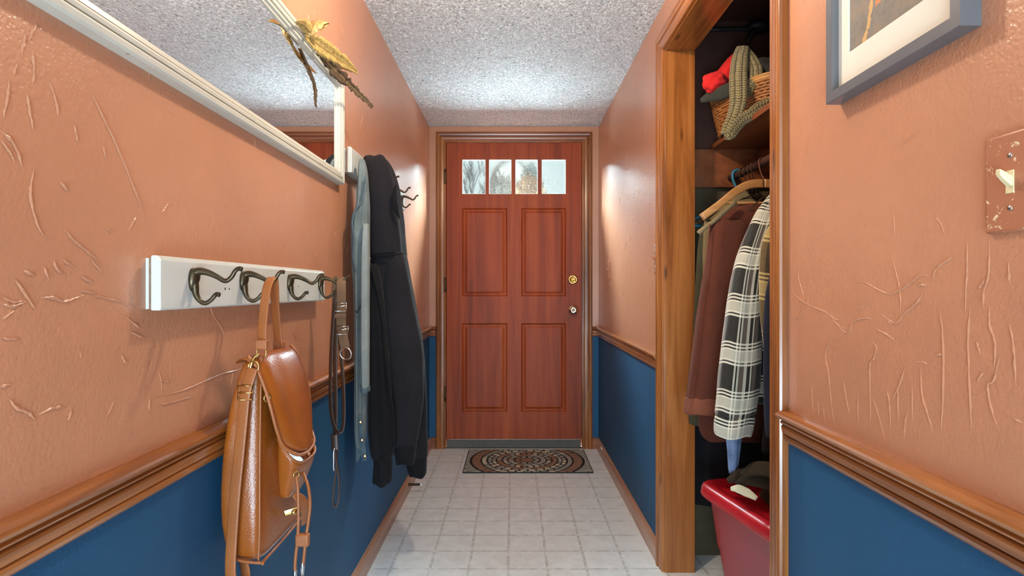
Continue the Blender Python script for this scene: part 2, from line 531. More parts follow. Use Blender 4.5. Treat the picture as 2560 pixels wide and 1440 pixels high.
class MB:
    def __init__(self):
        self.bm = bmesh.new()
        self.uv = self.bm.loops.layers.uv.new('UVMap')
        self.mi = 0

    def face(self, vs, smooth=True):
        try:
            f = self.bm.faces.new(vs)
        except ValueError:
            return None
        f.smooth = smooth
        f.material_index = self.mi
        return f

    def box(self, x0, x1, y0, y1, z0, z1, bevel=0.0, seg=2):
        vs = [self.bm.verts.new((x, y, z)) for x in (x0, x1) for y in (y0, y1) for z in (z0, z1)]
        fs = []
        for q in ((0, 1, 3, 2), (4, 6, 7, 5), (0, 4, 5, 1), (2, 3, 7, 6), (0, 2, 6, 4), (1, 5, 7, 3)):
            fs.append(self.face([vs[i] for i in q], False))
        if bevel:
            es = list({e for f in fs for e in f.edges})
            r = bmesh.ops.bevel(self.bm, geom=es, offset=bevel, segments=seg, profile=0.5, affect='EDGES')
            for f in r['faces']:
                f.material_index = self.mi
                f.smooth = True
        return self

    def loft(self, rings, cap=True, closed=True, smooth=True, usc=1.0):
        rows = [[self.bm.verts.new(p) for p in r] for r in rings]
        n = len(rows[0])
        L = [0.0]
        for a, b in zip(rings, rings[1:]):
            L.append(L[-1] + (sum((V(q) for q in b), V()) / n - sum((V(q) for q in a), V()) / n).length)
        for i in range(len(rows) - 1):
            for j in range(n if closed else n - 1):
                j2 = (j + 1) % n
                f = self.face([rows[i][j], rows[i][j2], rows[i + 1][j2], rows[i + 1][j]], smooth)
                if f:
                    us = (j / n * usc, (j + 1) / n * usc, (j + 1) / n * usc, j / n * usc)
                    vs = (L[i], L[i], L[i + 1], L[i + 1])
                    for lp, u, v in zip(f.loops, us, vs):
                        lp[self.uv].uv = (u, v)
        if cap and closed:
            for r, rev in ((rows[0], True), (rows[-1], False)):
                c = self.bm.verts.new(sum((v.co for v in r), V()) / n)
                for j in range(n):
                    a, b = r[j], r[(j + 1) % n]
                    self.face([b, a, c] if rev else [a, b, c], smooth)
        return self

    def tube(self, pts, r, seg=10, smooth=6, closed=False, flat=None):
        path = catmull(pts, smooth, closed) if smooth else [V(p) for p in pts]
        n = len(path)
        if not isinstance(r, (list, tuple)):
            r = [r]
        rings = []
        ref = None
        for i, p in enumerate(path):
            a = path[i - 1] if (i > 0 or closed) else p
            b = path[(i + 1) % n] if (i < n - 1 or closed) else p
            t = (b - a).normalized()
            if ref is None:
                ref = V((0, 0, 1)) if abs(t.z) < 0.9 else V((1, 0, 0))
            u = (ref - t * ref.dot(t)).normalized()
            w = t.cross(u)
            ref = u
            s = i / max(1, n - 1) * (len(r) - 1)
            k = min(int(s), len(r) - 2) if len(r) > 1 else 0
            rr = r[0] if len(r) == 1 else r[k] + (r[k + 1] - r[k]) * (s - k)
            rings.append([p + (u * math.cos(2 * PI * j / seg) + w * math.sin(2 * PI * j / seg)) * rr for j in range(seg)])
        if closed:
            rings.append(rings[0][:])
        return self.loft(rings, cap=not closed)

    def ribbon(self, pts, wdir, width, thick, smooth=6, seg=12, power=4.0, bumps=None):
        """a strap of rounded-rectangular section; wdir is one width direction or one per point"""
        path = catmull(pts, smooth)
        n = len(path)
        if isinstance(wdir, list):
            wd = catmull(wdir, smooth)
        else:
            wd = [V(wdir)] * n
        wl = width if isinstance(width, list) else [width]
        rings = []
        for i, p in enumerate(path):
            a = path[max(0, i - 1)]
            b = path[min(n - 1, i + 1)]
            t = (b - a).normalized()
            u = (wd[i] - t * wd[i].dot(t)).normalized()
            w = t.cross(u)
            s = i / (n - 1) * (len(wl) - 1)
            k = min(int(s), len(wl) - 2) if len(wl) > 1 else 0
            ww = wl[0] if len(wl) == 1 else wl[k] + (wl[k + 1] - wl[k]) * (s - k)
            ring = []
            for j in range(seg):
                th = 2 * PI * j / seg
                c, q = math.cos(th), math.sin(th)
                cu = math.copysign(abs(c) ** (2 / power), c) * ww / 2
                cw = math.copysign(abs(q) ** (2 / power), q) * thick / 2
                if bumps:
                    cw *= bumps(i, c)
                ring.append(p + u * cu + w * cw)
            rings.append(ring)
        return self.loft(rings)

    def ball(self, c, rx, ry, rz, nu=20, nv=12, rough=0.0, seed=0, fr=8.0):
        c = V(c)
        rings = []
        for i in range(1, nv):
            ph = -PI / 2 + PI * i / nv
            ring = []
            for j in range(nu):
                th = 2 * PI * j / nu
                d = V((math.cos(th) * math.cos(ph), math.sin(th) * math.cos(ph), math.sin(ph)))
                k = 1.0
                if rough:
                    k += rough * mnoise.noise(d * fr * 0.4 + V((seed * 3.1, seed, 0)))
                ring.append(c + V((d.x * rx, d.y * ry, d.z * rz)) * k)
            rings.append(ring)
        return self.loft(rings)

    def lathe(self, c, axis, prof, seg=24):
        """prof: (distance along the axis, radius)"""
        c, ax = V(c), V(axis).normalized()
        u = ax.orthogonal().normalized()
        w = ax.cross(u)
        rings = [[c + ax * d + (u * math.cos(2 * PI * j / seg) + w * math.sin(2 * PI * j / seg)) * max(r, 1e-5) for j in range(seg)] for d, r in prof]
        return self.loft(rings)

    def extrude(self, prof, p0, p1, ud, vd, sh0=0.0, sh1=0.0, smooth=False):
        """a moulding: profile (u,v) swept from p0 to p1; sh = mitre, shift along the run per unit of u"""
        p0, p1, ud, vd = V(p0), V(p1), V(ud), V(vd)
        t = (p1 - p0).normalized()
        a = [p0 + ud * u + vd * v + t * (sh0 * u) for u, v in prof]
        b = [p1 + ud * u + vd * v + t * (sh1 * u) for u, v in prof]
        return self.loft([a, b], cap=True, smooth=smooth)

    def poly(self, pts, h, up=V((0, 0, 1))):
        lo = [self.bm.verts.new(V(p)) for p in pts]
        hi = [self.bm.verts.new(V(p) + up * h) for p in pts]
        self.face(hi, False)
        n = len(pts)
        for i in range(n):
            self.face([lo[i], lo[(i + 1) % n], hi[(i + 1) % n], hi[i]], False)
        return self

    def build(self, name, mats, parent=None, subsurf=0, sharp=None):
        bmesh.ops.recalc_face_normals(self.bm, faces=self.bm.faces)
        me = bpy.data.meshes.new(name)
        self.bm.to_mesh(me)
        self.bm.free()
        for m in (mats if isinstance(mats, (list, tuple)) else [mats]):
            me.materials.append(m)
        o = bpy.data.objects.new(name, me)
        COL.objects.link(o)
        if parent is not None:
            root = parent
            off = V((0, 0, 0))
            while root is not None:
                off = off + root.location
                root = root.parent
            o.parent = parent
            o.matrix_parent_inverse = Matrix.Translation(-off) if parent.type == 'EMPTY' else Matrix.Identity(4)
        if subsurf:
            md = o.modifiers.new('smooth', 'SUBSURF')
            md.levels = md.render_levels = subsurf
        return o


def thing(name, label, cat, loc, group=None):
    o = bpy.data.objects.new(name, None)
    COL.objects.link(o)
    o.location = loc
    o.empty_display_size = 0.05
    o['label'], o['category'] = label, cat
    if group:
        o['group'] = group
    return o


def tag(o, label, cat, group=None, kind=None):
    o['label'], o['category'] = label, cat
    if group:
        o['group'] = group
    if kind:
        o['kind'] = kind
    return o


def struct(o, label=None, cat=None):
    o['kind'] = 'structure'
    if label:
        o['label'] = label
        o['category'] = cat or o.name.split('_')[0]
    return o


# ------------------------------------------------------------------ the room
XL, XR, YF, ZC = -0.562, 0.572, 3.84, 2.156
RB, RT = 0.752, 0.816           # chair rail, bottom and top
YB = -0.9                       # where the passage opens to the room behind
CN, CFAR, CH = 1.26, 2.158, 1.967   # closet opening: near and far jamb faces, head
XW = 0.685                      # back face of the right wall
CXB, CYF, CYN = 1.25, 2.30, 1.05    # closet: back, far and near side

b = MB(); b.box(-0.75, 1.32, YB, YF + 0.15, -0.06, 0)
struct(b.build('floor', M['floor']), 'beige vinyl floor printed with small square tiles', 'floor')
b = MB(); b.box(-0.75, 1.32, YB, YF + 0.15, ZC, ZC + 0.08)
struct(b.build('ceiling', M['ceiling']), 'white stippled ceiling over the narrow hall', 'ceiling')

SPL = 0.785


def ridge(b, X, sg, yz, w=0.0022, h=0.0016, rnd=random):
    """a raised trowel mark lying on the wall"""
    path = catmull([V((0, y, z)) for y, z in yz], 6)
    n = len(path)
    rows = []
    for i, p in enumerate(path):
        t = (path[min(n - 1, i + 1)] - path[max(0, i - 1)]).normalized()
        u = V((0, -t.z, t.y))
        k = min(1.0, 4.0 * min(i, n - 1 - i) / (n - 1) + 0.08) * rnd.uniform(0.55, 1.25)
        o = V((X, 0, 0)) + u * rnd.uniform(-0.0005, 0.0005)
        rows.append([p + o + u * w * k - V((sg * 0.0004, 0, 0)), p + o + u * w * 0.3 * k + V((sg * h * k, 0, 0)), p + o - u * w * 0.3 * k + V((sg * h * k, 0, 0)), p + o - u * w * k - V((sg * 0.0004, 0, 0))])
    b.mi = 0
    b.loft(rows, closed=False)


def creases(b, X, sg, lists, h=0.0016):
    rnd = random.Random(5)
    for pl in lists:
        yz = []
        for px, py in pl:
            Y = F * X / (px - CX)
            yz.append((Y, max(HC - (py - CY) * Y / F, SPL + 0.03)))
        ridge(b, X, sg, yz, 0.0022, h, rnd)


def scatter(b, X, sg, n, seed, y0, y1):
    rnd = random.Random(seed)
    for _ in range(n):
        y, z = rnd.uniform(y0, y1), rnd.uniform(0.86, 2.05)
        a = rnd.gauss(PI / 2, 0.45) if rnd.random() < 0.7 else rnd.uniform(0, PI)
        L = rnd.uniform(0.008, 0.045) if rnd.random() < 0.8 else rnd.uniform(0.05, 0.11)
        pts = [(y, z)]
        for k in range(3):
            a += rnd.gauss(0, 0.25)
            pts.append((pts[-1][0] + math.cos(a) * L / 3, min(2.1, max(0.84, pts[-1][1] + math.sin(a) * L / 3))))
        ridge(b, X, sg, pts, 0.0017, 0.0011, rnd)


def view(lst, s, ox, oy):
    return [[(ox + s * x, oy + s * y) for x, y in pl] for pl in lst]


LEFT_CREASES = view([[(155, 30), (135, 70), (120, 110)], [(105, 70), (98, 120), (90, 170)], [(135, 150), (142, 220), (138, 290)], [(70, 200), (55, 250)], [(40, 265), (30, 350), (12, 430)],
    [(3, 480), (60, 540), (100, 650)], [(3, 520), (40, 570), (60, 610)], [(145, 630), (128, 720), (135, 800), (165, 890), (205, 940)], [(350, 260), (420, 400), (500, 570), (560, 720), (605, 830)],
    [(205, 270), (235, 360), (245, 420)], [(310, 450), (325, 530)], [(270, 890), (310, 940), (360, 980), (430, 1040)], [(260, 1020), (315, 1055)], [(330, 1085), (395, 1120)], [(330, 1150), (410, 1165)],
    [(370, 1168), (480, 1190), (580, 1230)], [(160, 1180), (225, 1180), (280, 1195), (370, 1160)], [(3, 1170), (60, 1200), (110, 1190)], [(3, 1205), (60, 1215), (120, 1190)], [(10, 1270), (60, 1235)],
    [(520, 1255), (590, 1310)], [(540, 1320), (610, 1350)], [(440, 880), (475, 910)], [(250, 690), (290, 740)], [(3, 1350), (90, 1355)], [(430, 540), (445, 600)], [(100, 1065), (150, 1090)], [(185, 1050), (205, 1110)],
    [(225, 1020), (240, 1060), (280, 1085)], [(380, 1020), (430, 1075)], [(110, 320), (125, 400), (140, 480)], [(60, 1100), (150, 1230)]], 0.597, 0, 40)
LEFT_CREASES += view([[(50, 290), (110, 360), (180, 390), (235, 440)], [(970, 300), (1200, 240), (1400, 150), (1500, 125), (1590, 90)], [(1000, 345), (1120, 320), (1250, 285)], [(430, 350), (350, 360), (240, 410)],
    [(780, 10), (800, 60), (825, 80)], [(3, 225), (80, 205)], [(440, 440), (460, 370)], [(1030, 180), (1100, 195)], [(960, 300), (958, 380)]], 0.389, 0, 880)
RIGHT_CREASES = view([[(105, 440), (180, 520), (330, 590), (410, 640), (465, 585)], [(330, 590), (400, 660), (470, 725), (520, 650), (600, 630), (650, 640)], [(95, 600), (140, 630), (190, 545)],
    [(690, 590), (790, 660), (860, 590), (940, 520), (990, 440)], [(500, 400), (580, 390), (700, 450), (780, 465), (900, 390), (960, 345), (1040, 350)], [(1045, 390), (1060, 310), (1130, 250), (1200, 220)],
    [(530, 585), (625, 510)], [(420, 765), (365, 785), (330, 870), (350, 1000), (370, 1200), (395, 1390)], [(590, 765), (665, 810), (655, 890), (625, 950), (628, 1200), (630, 1400)], [(445, 1035), (490, 1280)],
    [(235, 1070), (250, 1290)], [(280, 1180), (285, 1290)], [(315, 1210), (325, 1340)], [(545, 1130), (548, 1350)], [(640, 1150), (690, 1300), (720, 1420)], [(740, 1100), (755, 1200), (765, 1400)],
    [(860, 950), (820, 1080), (765, 1190)], [(880, 1240), (860, 1330), (858, 1430)], [(810, 1050), (815, 1320)], [(965, 930), (970, 1120), (1010, 1270), (1050, 1390)], [(905, 1060), (910, 1330)],
    [(1090, 570), (1110, 750), (1115, 1100), (1095, 1430)], [(1295, 550), (1280, 750), (1290, 1100), (1305, 1420)], [(1420, 90), (1420, 320), (1385, 450), (1385, 580)], [(1420, 520), (1425, 680), (1460, 800), (1450, 1000)],
    [(1500, 850), (1450, 1040), (1410, 1080), (1440, 1250), (1500, 1400)], [(1550, 660), (1580, 800), (1600, 1090)], [(1550, 240), (1555, 410)], [(1335, 1055), (1385, 985)], [(930, 920), (1010, 930)], [(1060, 870), (1110, 875)],
    [(1560, 1290), (1650, 1330)], [(640, 690), (720, 730), (790, 775)], [(1000, 400), (980, 410), (940, 405)]], 0.375, 1940, 560)
b = MB()
b.mi = 0; b.box(XL - 0.12, XL, YB, YF + 0.12, SPL, ZC)
b.mi = 1; b.box(XL - 0.12, XL, YB, YF + 0.12, 0, SPL)
creases(b, XL, 1, LEFT_CREASES)
scatter(b, XL, 1, 90, 21, 0.35, 3.7)
struct(b.build('wall_left', [M['terracotta'], M['blue']]), 'left wall, terracotta plaster above and blue below the rail', 'wall')

b = MB()
for y0, y1 in ((YB, CN - 0.019), (CFAR + 0.019, YF + 0.12)):
    b.mi = 0; b.box(XR, XW, y0, y1, SPL, ZC)
    b.mi = 1; b.box(XR, XW, y0, y1, 0, SPL)
b.mi = 0; b.box(XR, XW, CN - 0.019, CFAR + 0.019, CH + 0.019, ZC)
creases(b, XR, -1, RIGHT_CREASES, 0.0012)
scatter(b, XR, -1, 40, 22, 0.3, 1.15)
scatter(b, XR, -1, 22, 23, 2.35, 3.7)
struct(b.build('wall_right', [M['terracotta'], M['blue']]), 'right wall with the closet opening, terracotta over blue', 'wall')

DX0, DX1, DZ1 = -0.4505, 0.461, 2.050
b = MB()
for x0, x1 in ((XL, DX0 - 0.012), (DX1 + 0.012, XR)):
    b.mi = 0; b.box(x0, x1, YF, YF + 0.12, SPL, ZC)
    b.mi = 1; b.box(x0, x1, YF, YF + 0.12, 0, SPL)
b.mi = 0; b.box(DX0 - 0.012, DX1 + 0.012, YF, YF + 0.12, DZ1 + 0.012, ZC)
struct(b.build('wall_far', [M['terracotta'], M['blue']]), 'narrow end wall round the front door', 'wall')

b = MB()
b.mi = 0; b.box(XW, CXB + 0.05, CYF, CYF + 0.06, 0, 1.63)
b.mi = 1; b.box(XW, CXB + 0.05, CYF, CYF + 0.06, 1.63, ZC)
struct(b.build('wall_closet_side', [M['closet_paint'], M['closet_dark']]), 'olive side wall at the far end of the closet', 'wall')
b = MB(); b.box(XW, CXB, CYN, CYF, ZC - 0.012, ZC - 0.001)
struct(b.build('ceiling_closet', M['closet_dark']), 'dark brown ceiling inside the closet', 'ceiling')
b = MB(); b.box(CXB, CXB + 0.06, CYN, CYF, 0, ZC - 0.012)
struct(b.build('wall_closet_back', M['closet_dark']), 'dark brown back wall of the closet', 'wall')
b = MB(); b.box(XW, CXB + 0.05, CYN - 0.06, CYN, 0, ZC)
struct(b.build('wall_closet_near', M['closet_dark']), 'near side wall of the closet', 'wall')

# chair rail profile (u upwards from the bottom, v out from the wall)
H = RT - RB
rail = [(0, 0), (0.000, 0.006), (0.004, 0.010), (0.010, 0.012), (0.014, 0.012), (0.016, 0.009), (0.019, 0.013), (0.030, 0.015), (0.034, 0.015),
        (0.036, 0.011), (0.039, 0.016), (0.042, 0.017), (0.045, 0.014), (0.047, 0.018), (0.051, 0.0235), (0.056, 0.0255), (0.060, 0.0235), (H, 0.016), (H + 0.002, 0.006), (H + 0.002, 0)]
UP = V((0, 0, 1))


def rail_piece(name, p0, p1, vd, label, m, s0=0, s1=0):
    b = MB()
    b.extrude(rail, p0, p1, UP, vd, smooth=False)
    o = b.build(name, m)
    struct(o, label, 'trim')
    bv = o.modifiers.new('soft', 'BEVEL'); bv.width = 0.0012; bv.segments = 2; bv.limit_method = 'ANGLE'; bv.angle_limit = 0.35
    return o


rail_piece('trim_1', (XL, YB, RB), (XL, YF, RB), V((1, 0, 0)), 'stained chair rail along the left wall', M['trim_y'])
rail_piece('trim_2', (XR, YB, RB), (XR, 1.196, RB), V((-1, 0, 0)), 'stained chair rail on the right wall before the closet', M['trim_y'])
rail_piece('trim_3', (XR, CFAR + 0.075, RB), (XR, YF, RB), V((-1, 0, 0)), 'stained chair rail on the right wall beyond the closet', M['trim_y'])
rail_piece('trim_4', (XL, YF, RB), (-0.518, YF, RB), V((0, -1, 0)), 'short chair rail left of the front door', M['trim_x'])
rail_piece('trim_5', (0.530, YF, RB), (XR, YF, RB), V((0, -1, 0)), 'short chair rail right of the front door', M['trim_x'])

# baseboards
bp = [(0, 0), (0, 0.015), (0.055, 0.015), (0.062, 0.012), (0.068, 0.010), (0.074, 0.004), (0.075, 0)]


def base_piece(name, p0, p1, vd, label, m):
    b = MB(); b.extrude(bp, p0, p1, UP, vd)
    struct(b.build(name, m), label, 'baseboard')


base_piece('baseboard_left', (XL, YB, 0), (XL, YF, 0), V((1, 0, 0)), 'baseboard along the left wall', M['base'])
base_piece('baseboard_right', (XR, CFAR + 0.075, 0), (XR, YF, 0), V((-1, 0, 0)), 'baseboard on the right wall beyond the closet', M['base'])
base_piece('baseboard_right_near', (XR, YB, 0), (XR, 1.196, 0), V((-1, 0, 0)), 'baseboard on the right wall before the closet', M['base'])
base_piece('baseboard_far_left', (XL + 0.015, YF, 0), (-0.518, YF, 0), V((0, -1, 0)), 'short baseboard left of the door', M['trim_x'])
base_piece('baseboard_far_right', (0.530, YF, 0), (XR - 0.015, YF, 0), V((0, -1, 0)), 'short baseboard right of the door', M['trim_x'])

# door and closet casings: profile u outwards across the face from the inner edge, v out from the wall
CW = 0.066
cas = [(0, 0), (0, 0.008), (0.003, 0.011), (0.009, 0.011), (0.012, 0.009), (0.016, 0.012), (0.026, 0.014), (0.034, 0.014), (0.037, 0.011),
       (0.041, 0.016), (0.050, 0.019), (0.055, 0.019), (0.058, 0.0165), (0.061, 0.019), (0.064, 0.018), (CW, 0.013), (CW, 0)]


def casing(name, p0, p1, ud, vd, s0, s1, label, m):
    b = MB(); b.extrude(cas, p0, p1, ud, vd, s0, s1)
    o = b.build(name, m)
    struct(o, label, 'trim')
    bv = o.modifiers.new('soft', 'BEVEL'); bv.width = 0.001; bv.segments = 2; bv.limit_method = 'ANGLE'; bv.angle_limit = 0.35


N_ = V((0, -1, 0))
casing('trim_6', (DX0, YF, 0), (DX0, YF, DZ1 + 0.004), V((-1, 0, 0)), N_, 0, 1, 'left casing of the front door', M['trim'])
casing('trim_7', (DX1 + 0.003, YF, 0), (DX1 + 0.003, YF, DZ1 + 0.004), V((1, 0, 0)), N_, 0, 1, 'right casing of the front door', M['trim'])
casing('trim_8', (DX0, YF, DZ1 + 0.004), (DX1 + 0.003, YF, DZ1 + 0.004), UP, N_, -1, 1, 'head casing of the front door', M['trim_x'])
NR = V((-1, 0, 0))
CW2 = 0.062
casing('trim_9', (XR, CFAR + 0.006, 0), (XR, CFAR + 0.006, CH + 0.006), V((0, 1, 0)), NR, 0, 1, 'far casing of the closet opening', M['trim'])
casing('trim_10', (XR, CN - 0.004, 0), (XR, CN - 0.004, CH + 0.006), V((0, -1, 0)), NR, 0, 1, 'near casing of the closet opening', M['trim'])
casing('trim_11', (XR, CN - 0.004, CH + 0.006), (XR, CFAR + 0.006, CH + 0.006), UP, NR, -1, 1, 'head casing of the closet opening', M['trim_y'])
b = MB(); b.box(XR, XW, CFAR, CFAR + 0.019, 0, CH, 0.001)
struct(b.build('trim_12', M['trim']), 'far jamb board of the closet opening', 'trim')
b = MB(); b.box(XR, XW, CN - 0.019, CN, 0, CH, 0.001)
struct(b.build('trim_13', M['trim']), 'near jamb board of the closet opening', 'trim')
b = MB(); b.box(XR, XW, CN - 0.019, CFAR + 0.019, CH, CH + 0.019, 0.001)
struct(b.build('trim_14', M['trim_y']), 'head jamb board of the closet opening', 'trim')

# ------------------------------------------------------------------ front door
DY = YF + 0.004     # front face of the slab
wins = [(-0.343, -0.185), (-0.1636, -0.0107), (0.0134, 0.166), (0.190, 0.354)]
WZ0, WZ1 = 1.7055, 1.939
pans = [(-0.343, -0.040, 1.019, 1.6117), (0.0536, 0.354, 1.019, 1.6117), (-0.343, -0.040, 0.244, 0.839), (0.0536, 0.354, 0.244, 0.839)]
b = MB()


def slab(x0, x1, z0, z1):
    b.box(x0, x1, DY, DY + 0.04, z0, z1)


B0 = 0.060
slab(DX0 + 0.003, -0.343, B0, DZ1); slab(0.354, DX1 - 0.003, B0, DZ1)        # stiles
slab(-0.040, 0.0536, 0.244, 0.839); slab(-0.040, 0.0536, 1.019, 1.6117)     # muntin stiles
slab(-0.343, 0.354, B0, 0.244); slab(-0.343, 0.354, 0.839, 1.019)
slab(-0.343, 0.354, 1.6117, WZ0); slab(-0.343, 0.354, WZ1, DZ1)
for (a0, a1), (c0, c1) in zip(wins, wins[1:]):
    slab(a1, c0, WZ0, WZ1)
for x0, x1, z0, z1 in pans:      # sunk and raised panels
    lv = [(0.0, 0.0), (0.004, 0.004), (0.010, 0.010), (0.018, 0.010), (0.034, 0.004), (0.040, 0.004)]
    rings = []
    for ins, dep in lv:
        rings.append([V((x0 + ins, DY + dep, z0 + ins)), V((x1 - ins, DY + dep, z0 + ins)), V((x1 - ins, DY + dep, z1 - ins)), V((x0 + ins, DY + dep, z1 - ins))])
    b.loft(rings, cap=False, smooth=False)
    b.face([b.bm.verts.new(p) for p in rings[-1]], False)
    b.box(x0, x1, DY + 0.020, DY + 0.038, z0, z1)
door = struct(b.build('door_1', M['door']), 'red-brown stained front door with six panels and four small panes', 'door')
for x0, x1 in wins:
    b = MB(); b.box(x0, x1, DY + 0.018, DY + 0.022, WZ0, WZ1)
    b.build('pane', M['pane'], door)
    b = MB()
    for bx in ((x0, x0 + 0.004, WZ0, WZ1), (x1 - 0.004, x1, WZ0, WZ1), (x0, x1, WZ0, WZ0 + 0.004), (x0, x1, WZ1 - 0.004, WZ1)):
        b.box(bx[0], bx[1], DY + 0.004, DY + 0.017, bx[2], bx[3], 0.001)
    b.build('glazing_bead', M['white_paint'], door)
b = MB()
b.box(DX0 + 0.006, DX1 - 0.010, DY - 0.008, DY + 0.03, 0.006, 0.058, 0.002)
b.box(DX0 + 0.006, DX1 - 0.010, DY - 0.011, DY - 0.007, 0.054, 0.061, 0.001)
b.build('door_sweep', M['sweep'], door)
kc = pp(1432, 775, DY)
b = MB(); b.lathe((kc.x, DY + 0.001, kc.z), (0, -1, 0), [(0, 0.0), (0, 0.031), (0.004, 0.031), (0.008, 0.026), (0.010, 0.013), (0.028, 0.012), (0.033, 0.020), (0.040, 0.026), (0.052, 0.0275), (0.060, 0.024), (0.064, 0.016), (0.064, 0.007), (0.062, 0.006), (0.062, 0.0)], 32)
b.build('door_knob', M['nickel'], door)
dc = pp(1432, 699, DY)
b = MB(); b.lathe((dc.x, DY + 0.001, dc.z), (0, -1, 0), [(0, 0), (0, 0.033), (0.005, 0.033), (0.010, 0.029), (0.012, 0.023), (0.010, 0.021), (0.010, 0.0)], 32)
dead = b.build('deadbolt', M['brass'], door)
b = MB(); b.lathe((dc.x, DY - 0.008, dc.z), (0, -1, 0), [(0, 0), (0, 0.010), (0.010, 0.009), (0.011, 0)], 16)
b.box(dc.x - 0.014, dc.x + 0.014, DY - 0.026, DY - 0.016, dc.z - 0.005, dc.z + 0.005, 0.002)
b.build('thumb_turn', M['brass'], dead)
for py in (441, 712, 985):
    c = pp(1113, py, YF - 0.012)
    b = MB(); b.tube([c + V((0, 0, -0.045)), c + V((0, 0, 0.045))], 0.006, 10, 4)
    for k in (-0.047, 0.047):
        b.ball(c + V((0, 0, k)), 0.006, 0.006, 0.005, 10, 6)
    b.build('hinge', M['bronze'], door)
b = MB(); b.ball(pp(1453, 1109, YF - 0.01), 0.006, 0.01, 0.006, 10, 8)
b.build('bumper', M['white_paint'], door)
b = MB()
for q in ((DX0 - 0.012, DX0, 0, DZ1 + 0.012), (DX1, DX1 + 0.012, 0, DZ1 + 0.012), (DX0, DX1, DZ1 + 0.001, DZ1 + 0.012)):
    b.box(q[0], q[1], YF, YF + 0.12, q[2], q[3])
for q in ((DX0, DX0 + 0.014, 0, DZ1), (DX1 - 0.014, DX1, 0, DZ1), (DX0, DX1, DZ1 - 0.014, DZ1)):
    b.box(q[0], q[1], YF + 0.046, YF + 0.06, q[2], q[3])
struct(b.build('trim_17', M['trim']), 'jamb and stop the front door closes against', 'trim')
b = MB(); b.box(DX0, DX1, YF + 0.002, YF + 0.12, 0, 0.006)
struct(b.build('trim_15', M['sweep']), 'dark threshold under the front door', 'trim')

# ------------------------------------------------------------------ outdoors beyond the panes


def branch(b, p, d, length, r, depth):
    q = p + d * length
    mid = p.lerp(q, 0.5) + V((random.uniform(-1, 1), 0, random.uniform(-1, 1))) * length * 0.07
    b.tube([p, mid, q], [r, r * 0.8, r * 0.6], 6, 4)
    if depth:
        for _ in range(3):
            nd = (d + V((random.uniform(-0.7, 0.7), random.uniform(-0.4, 0.4), random.uniform(-0.1, 0.5)))).normalized()
            branch(b, p.lerp(q, random.uniform(0.5, 1.0)), nd, length * random.uniform(0.55, 0.75), r * 0.55, depth - 1)


t = thing('bare_tree', 'leafless tree seen through the left pane of the front door', 'tree', (-0.62, 8.0, 0), 'bare trees outside the door')
b = MB(); b.tube([(-0.62, 8, 0), (-0.64, 8, 1.2), (-0.58, 8, 2.2)], [0.06, 0.05, 0.03], 8)
b.build('trunk', M['bark'], t)
b = MB()
for d in ((-0.5, 0, 0.9), (0.1, 0, 1), (-0.2, 0.1, 1), (0.5, 0, 0.7)):
    branch(b, V((-0.60, 8, 2.1)), V(d).normalized(), 0.42, 0.020, 3)
b.build('branches', M['bark'], t)
t = thing('bare_tree', 'leafless arching sapling seen through the second pane of the front door', 'tree', (-0.43, 7.8, 0), 'bare trees outside the door')
b = MB(); b.tube([(-0.43, 7.8, 0), (-0.41, 7.8, 1.4)] + [pp(1229, 470, 7.8), pp(1236, 432, 7.8), pp(1250, 412, 7.8), pp(1272, 400, 7.8), pp(1290, 398, 7.8), pp(1316, 425, 7.8), pp(1318, 440, 7.8)], [0.04, 0.04, 0.03, 0.028, 0.025, 0.022, 0.018, 0.016, 0.01], 8)
b.build('trunk', M['bark'], t)
for px, py, dx in ((1245, 425, 0.3), (1240, 440, 0.4), (1305, 410, 0.4), (1316, 425, 0.5)):
    b = MB()
    branch(b, pp(px, py, 7.8), V((dx, 0, -0.6)).normalized(), 0.18, 0.011, 2)
    b.build('branch', M['bark'], t)


def bush(name, label, c, rx, ry, rz, m, seed):
    t = thing(name, label, 'shrub', (c[0], c[1], 0))
    b = MB(); b.tube([(c[0], c[1], 0), (c[0], c[1], c[2])], 0.03, 6)
    b.build('stem', M['bark'], t)
    b = MB()
    rnd = random.Random(seed)
    for _ in range(700):
        d = V((rnd.gauss(0, 1), rnd.gauss(0, 1), rnd.gauss(0, 1))).normalized() * (0.55 + 0.45 * rnd.random())
        p = V(c) + V((d.x * rx, d.y * ry, d.z * rz))
        a = V((rnd.gauss(0, 1), rnd.gauss(0, 1), rnd.gauss(0, 1))).normalized()
        bb = a.orthogonal().normalized()
        s = rnd.uniform(0.03, 0.07)
        vs = [b.bm.verts.new(p + a * s), b.bm.verts.new(p + bb * s * 0.5), b.bm.verts.new(p - a * s), b.bm.verts.new(p - bb * s * 0.5)]
        b.face(vs, False)
    b.build('foliage', m, t)


bush('shrub', 'dry tan shrub seen at the foot of the third pane of the door', tuple(pp(1322, 478, 7.7)), 0.20, 0.2, 0.20, M['shrub'], 3)
bush('shrub', 'hazy pale blue-green shrub seen behind the second pane of the door', tuple(pp(1252, 482, 8.7)), 0.34, 0.3, 0.26, M['hedge'], 5)
bush('shrub', 'hazy pale shrub rising behind the tan one outside the door', tuple(pp(1326, 455, 9.4)), 0.15, 0.3, 0.30, M['hedge'], 6)

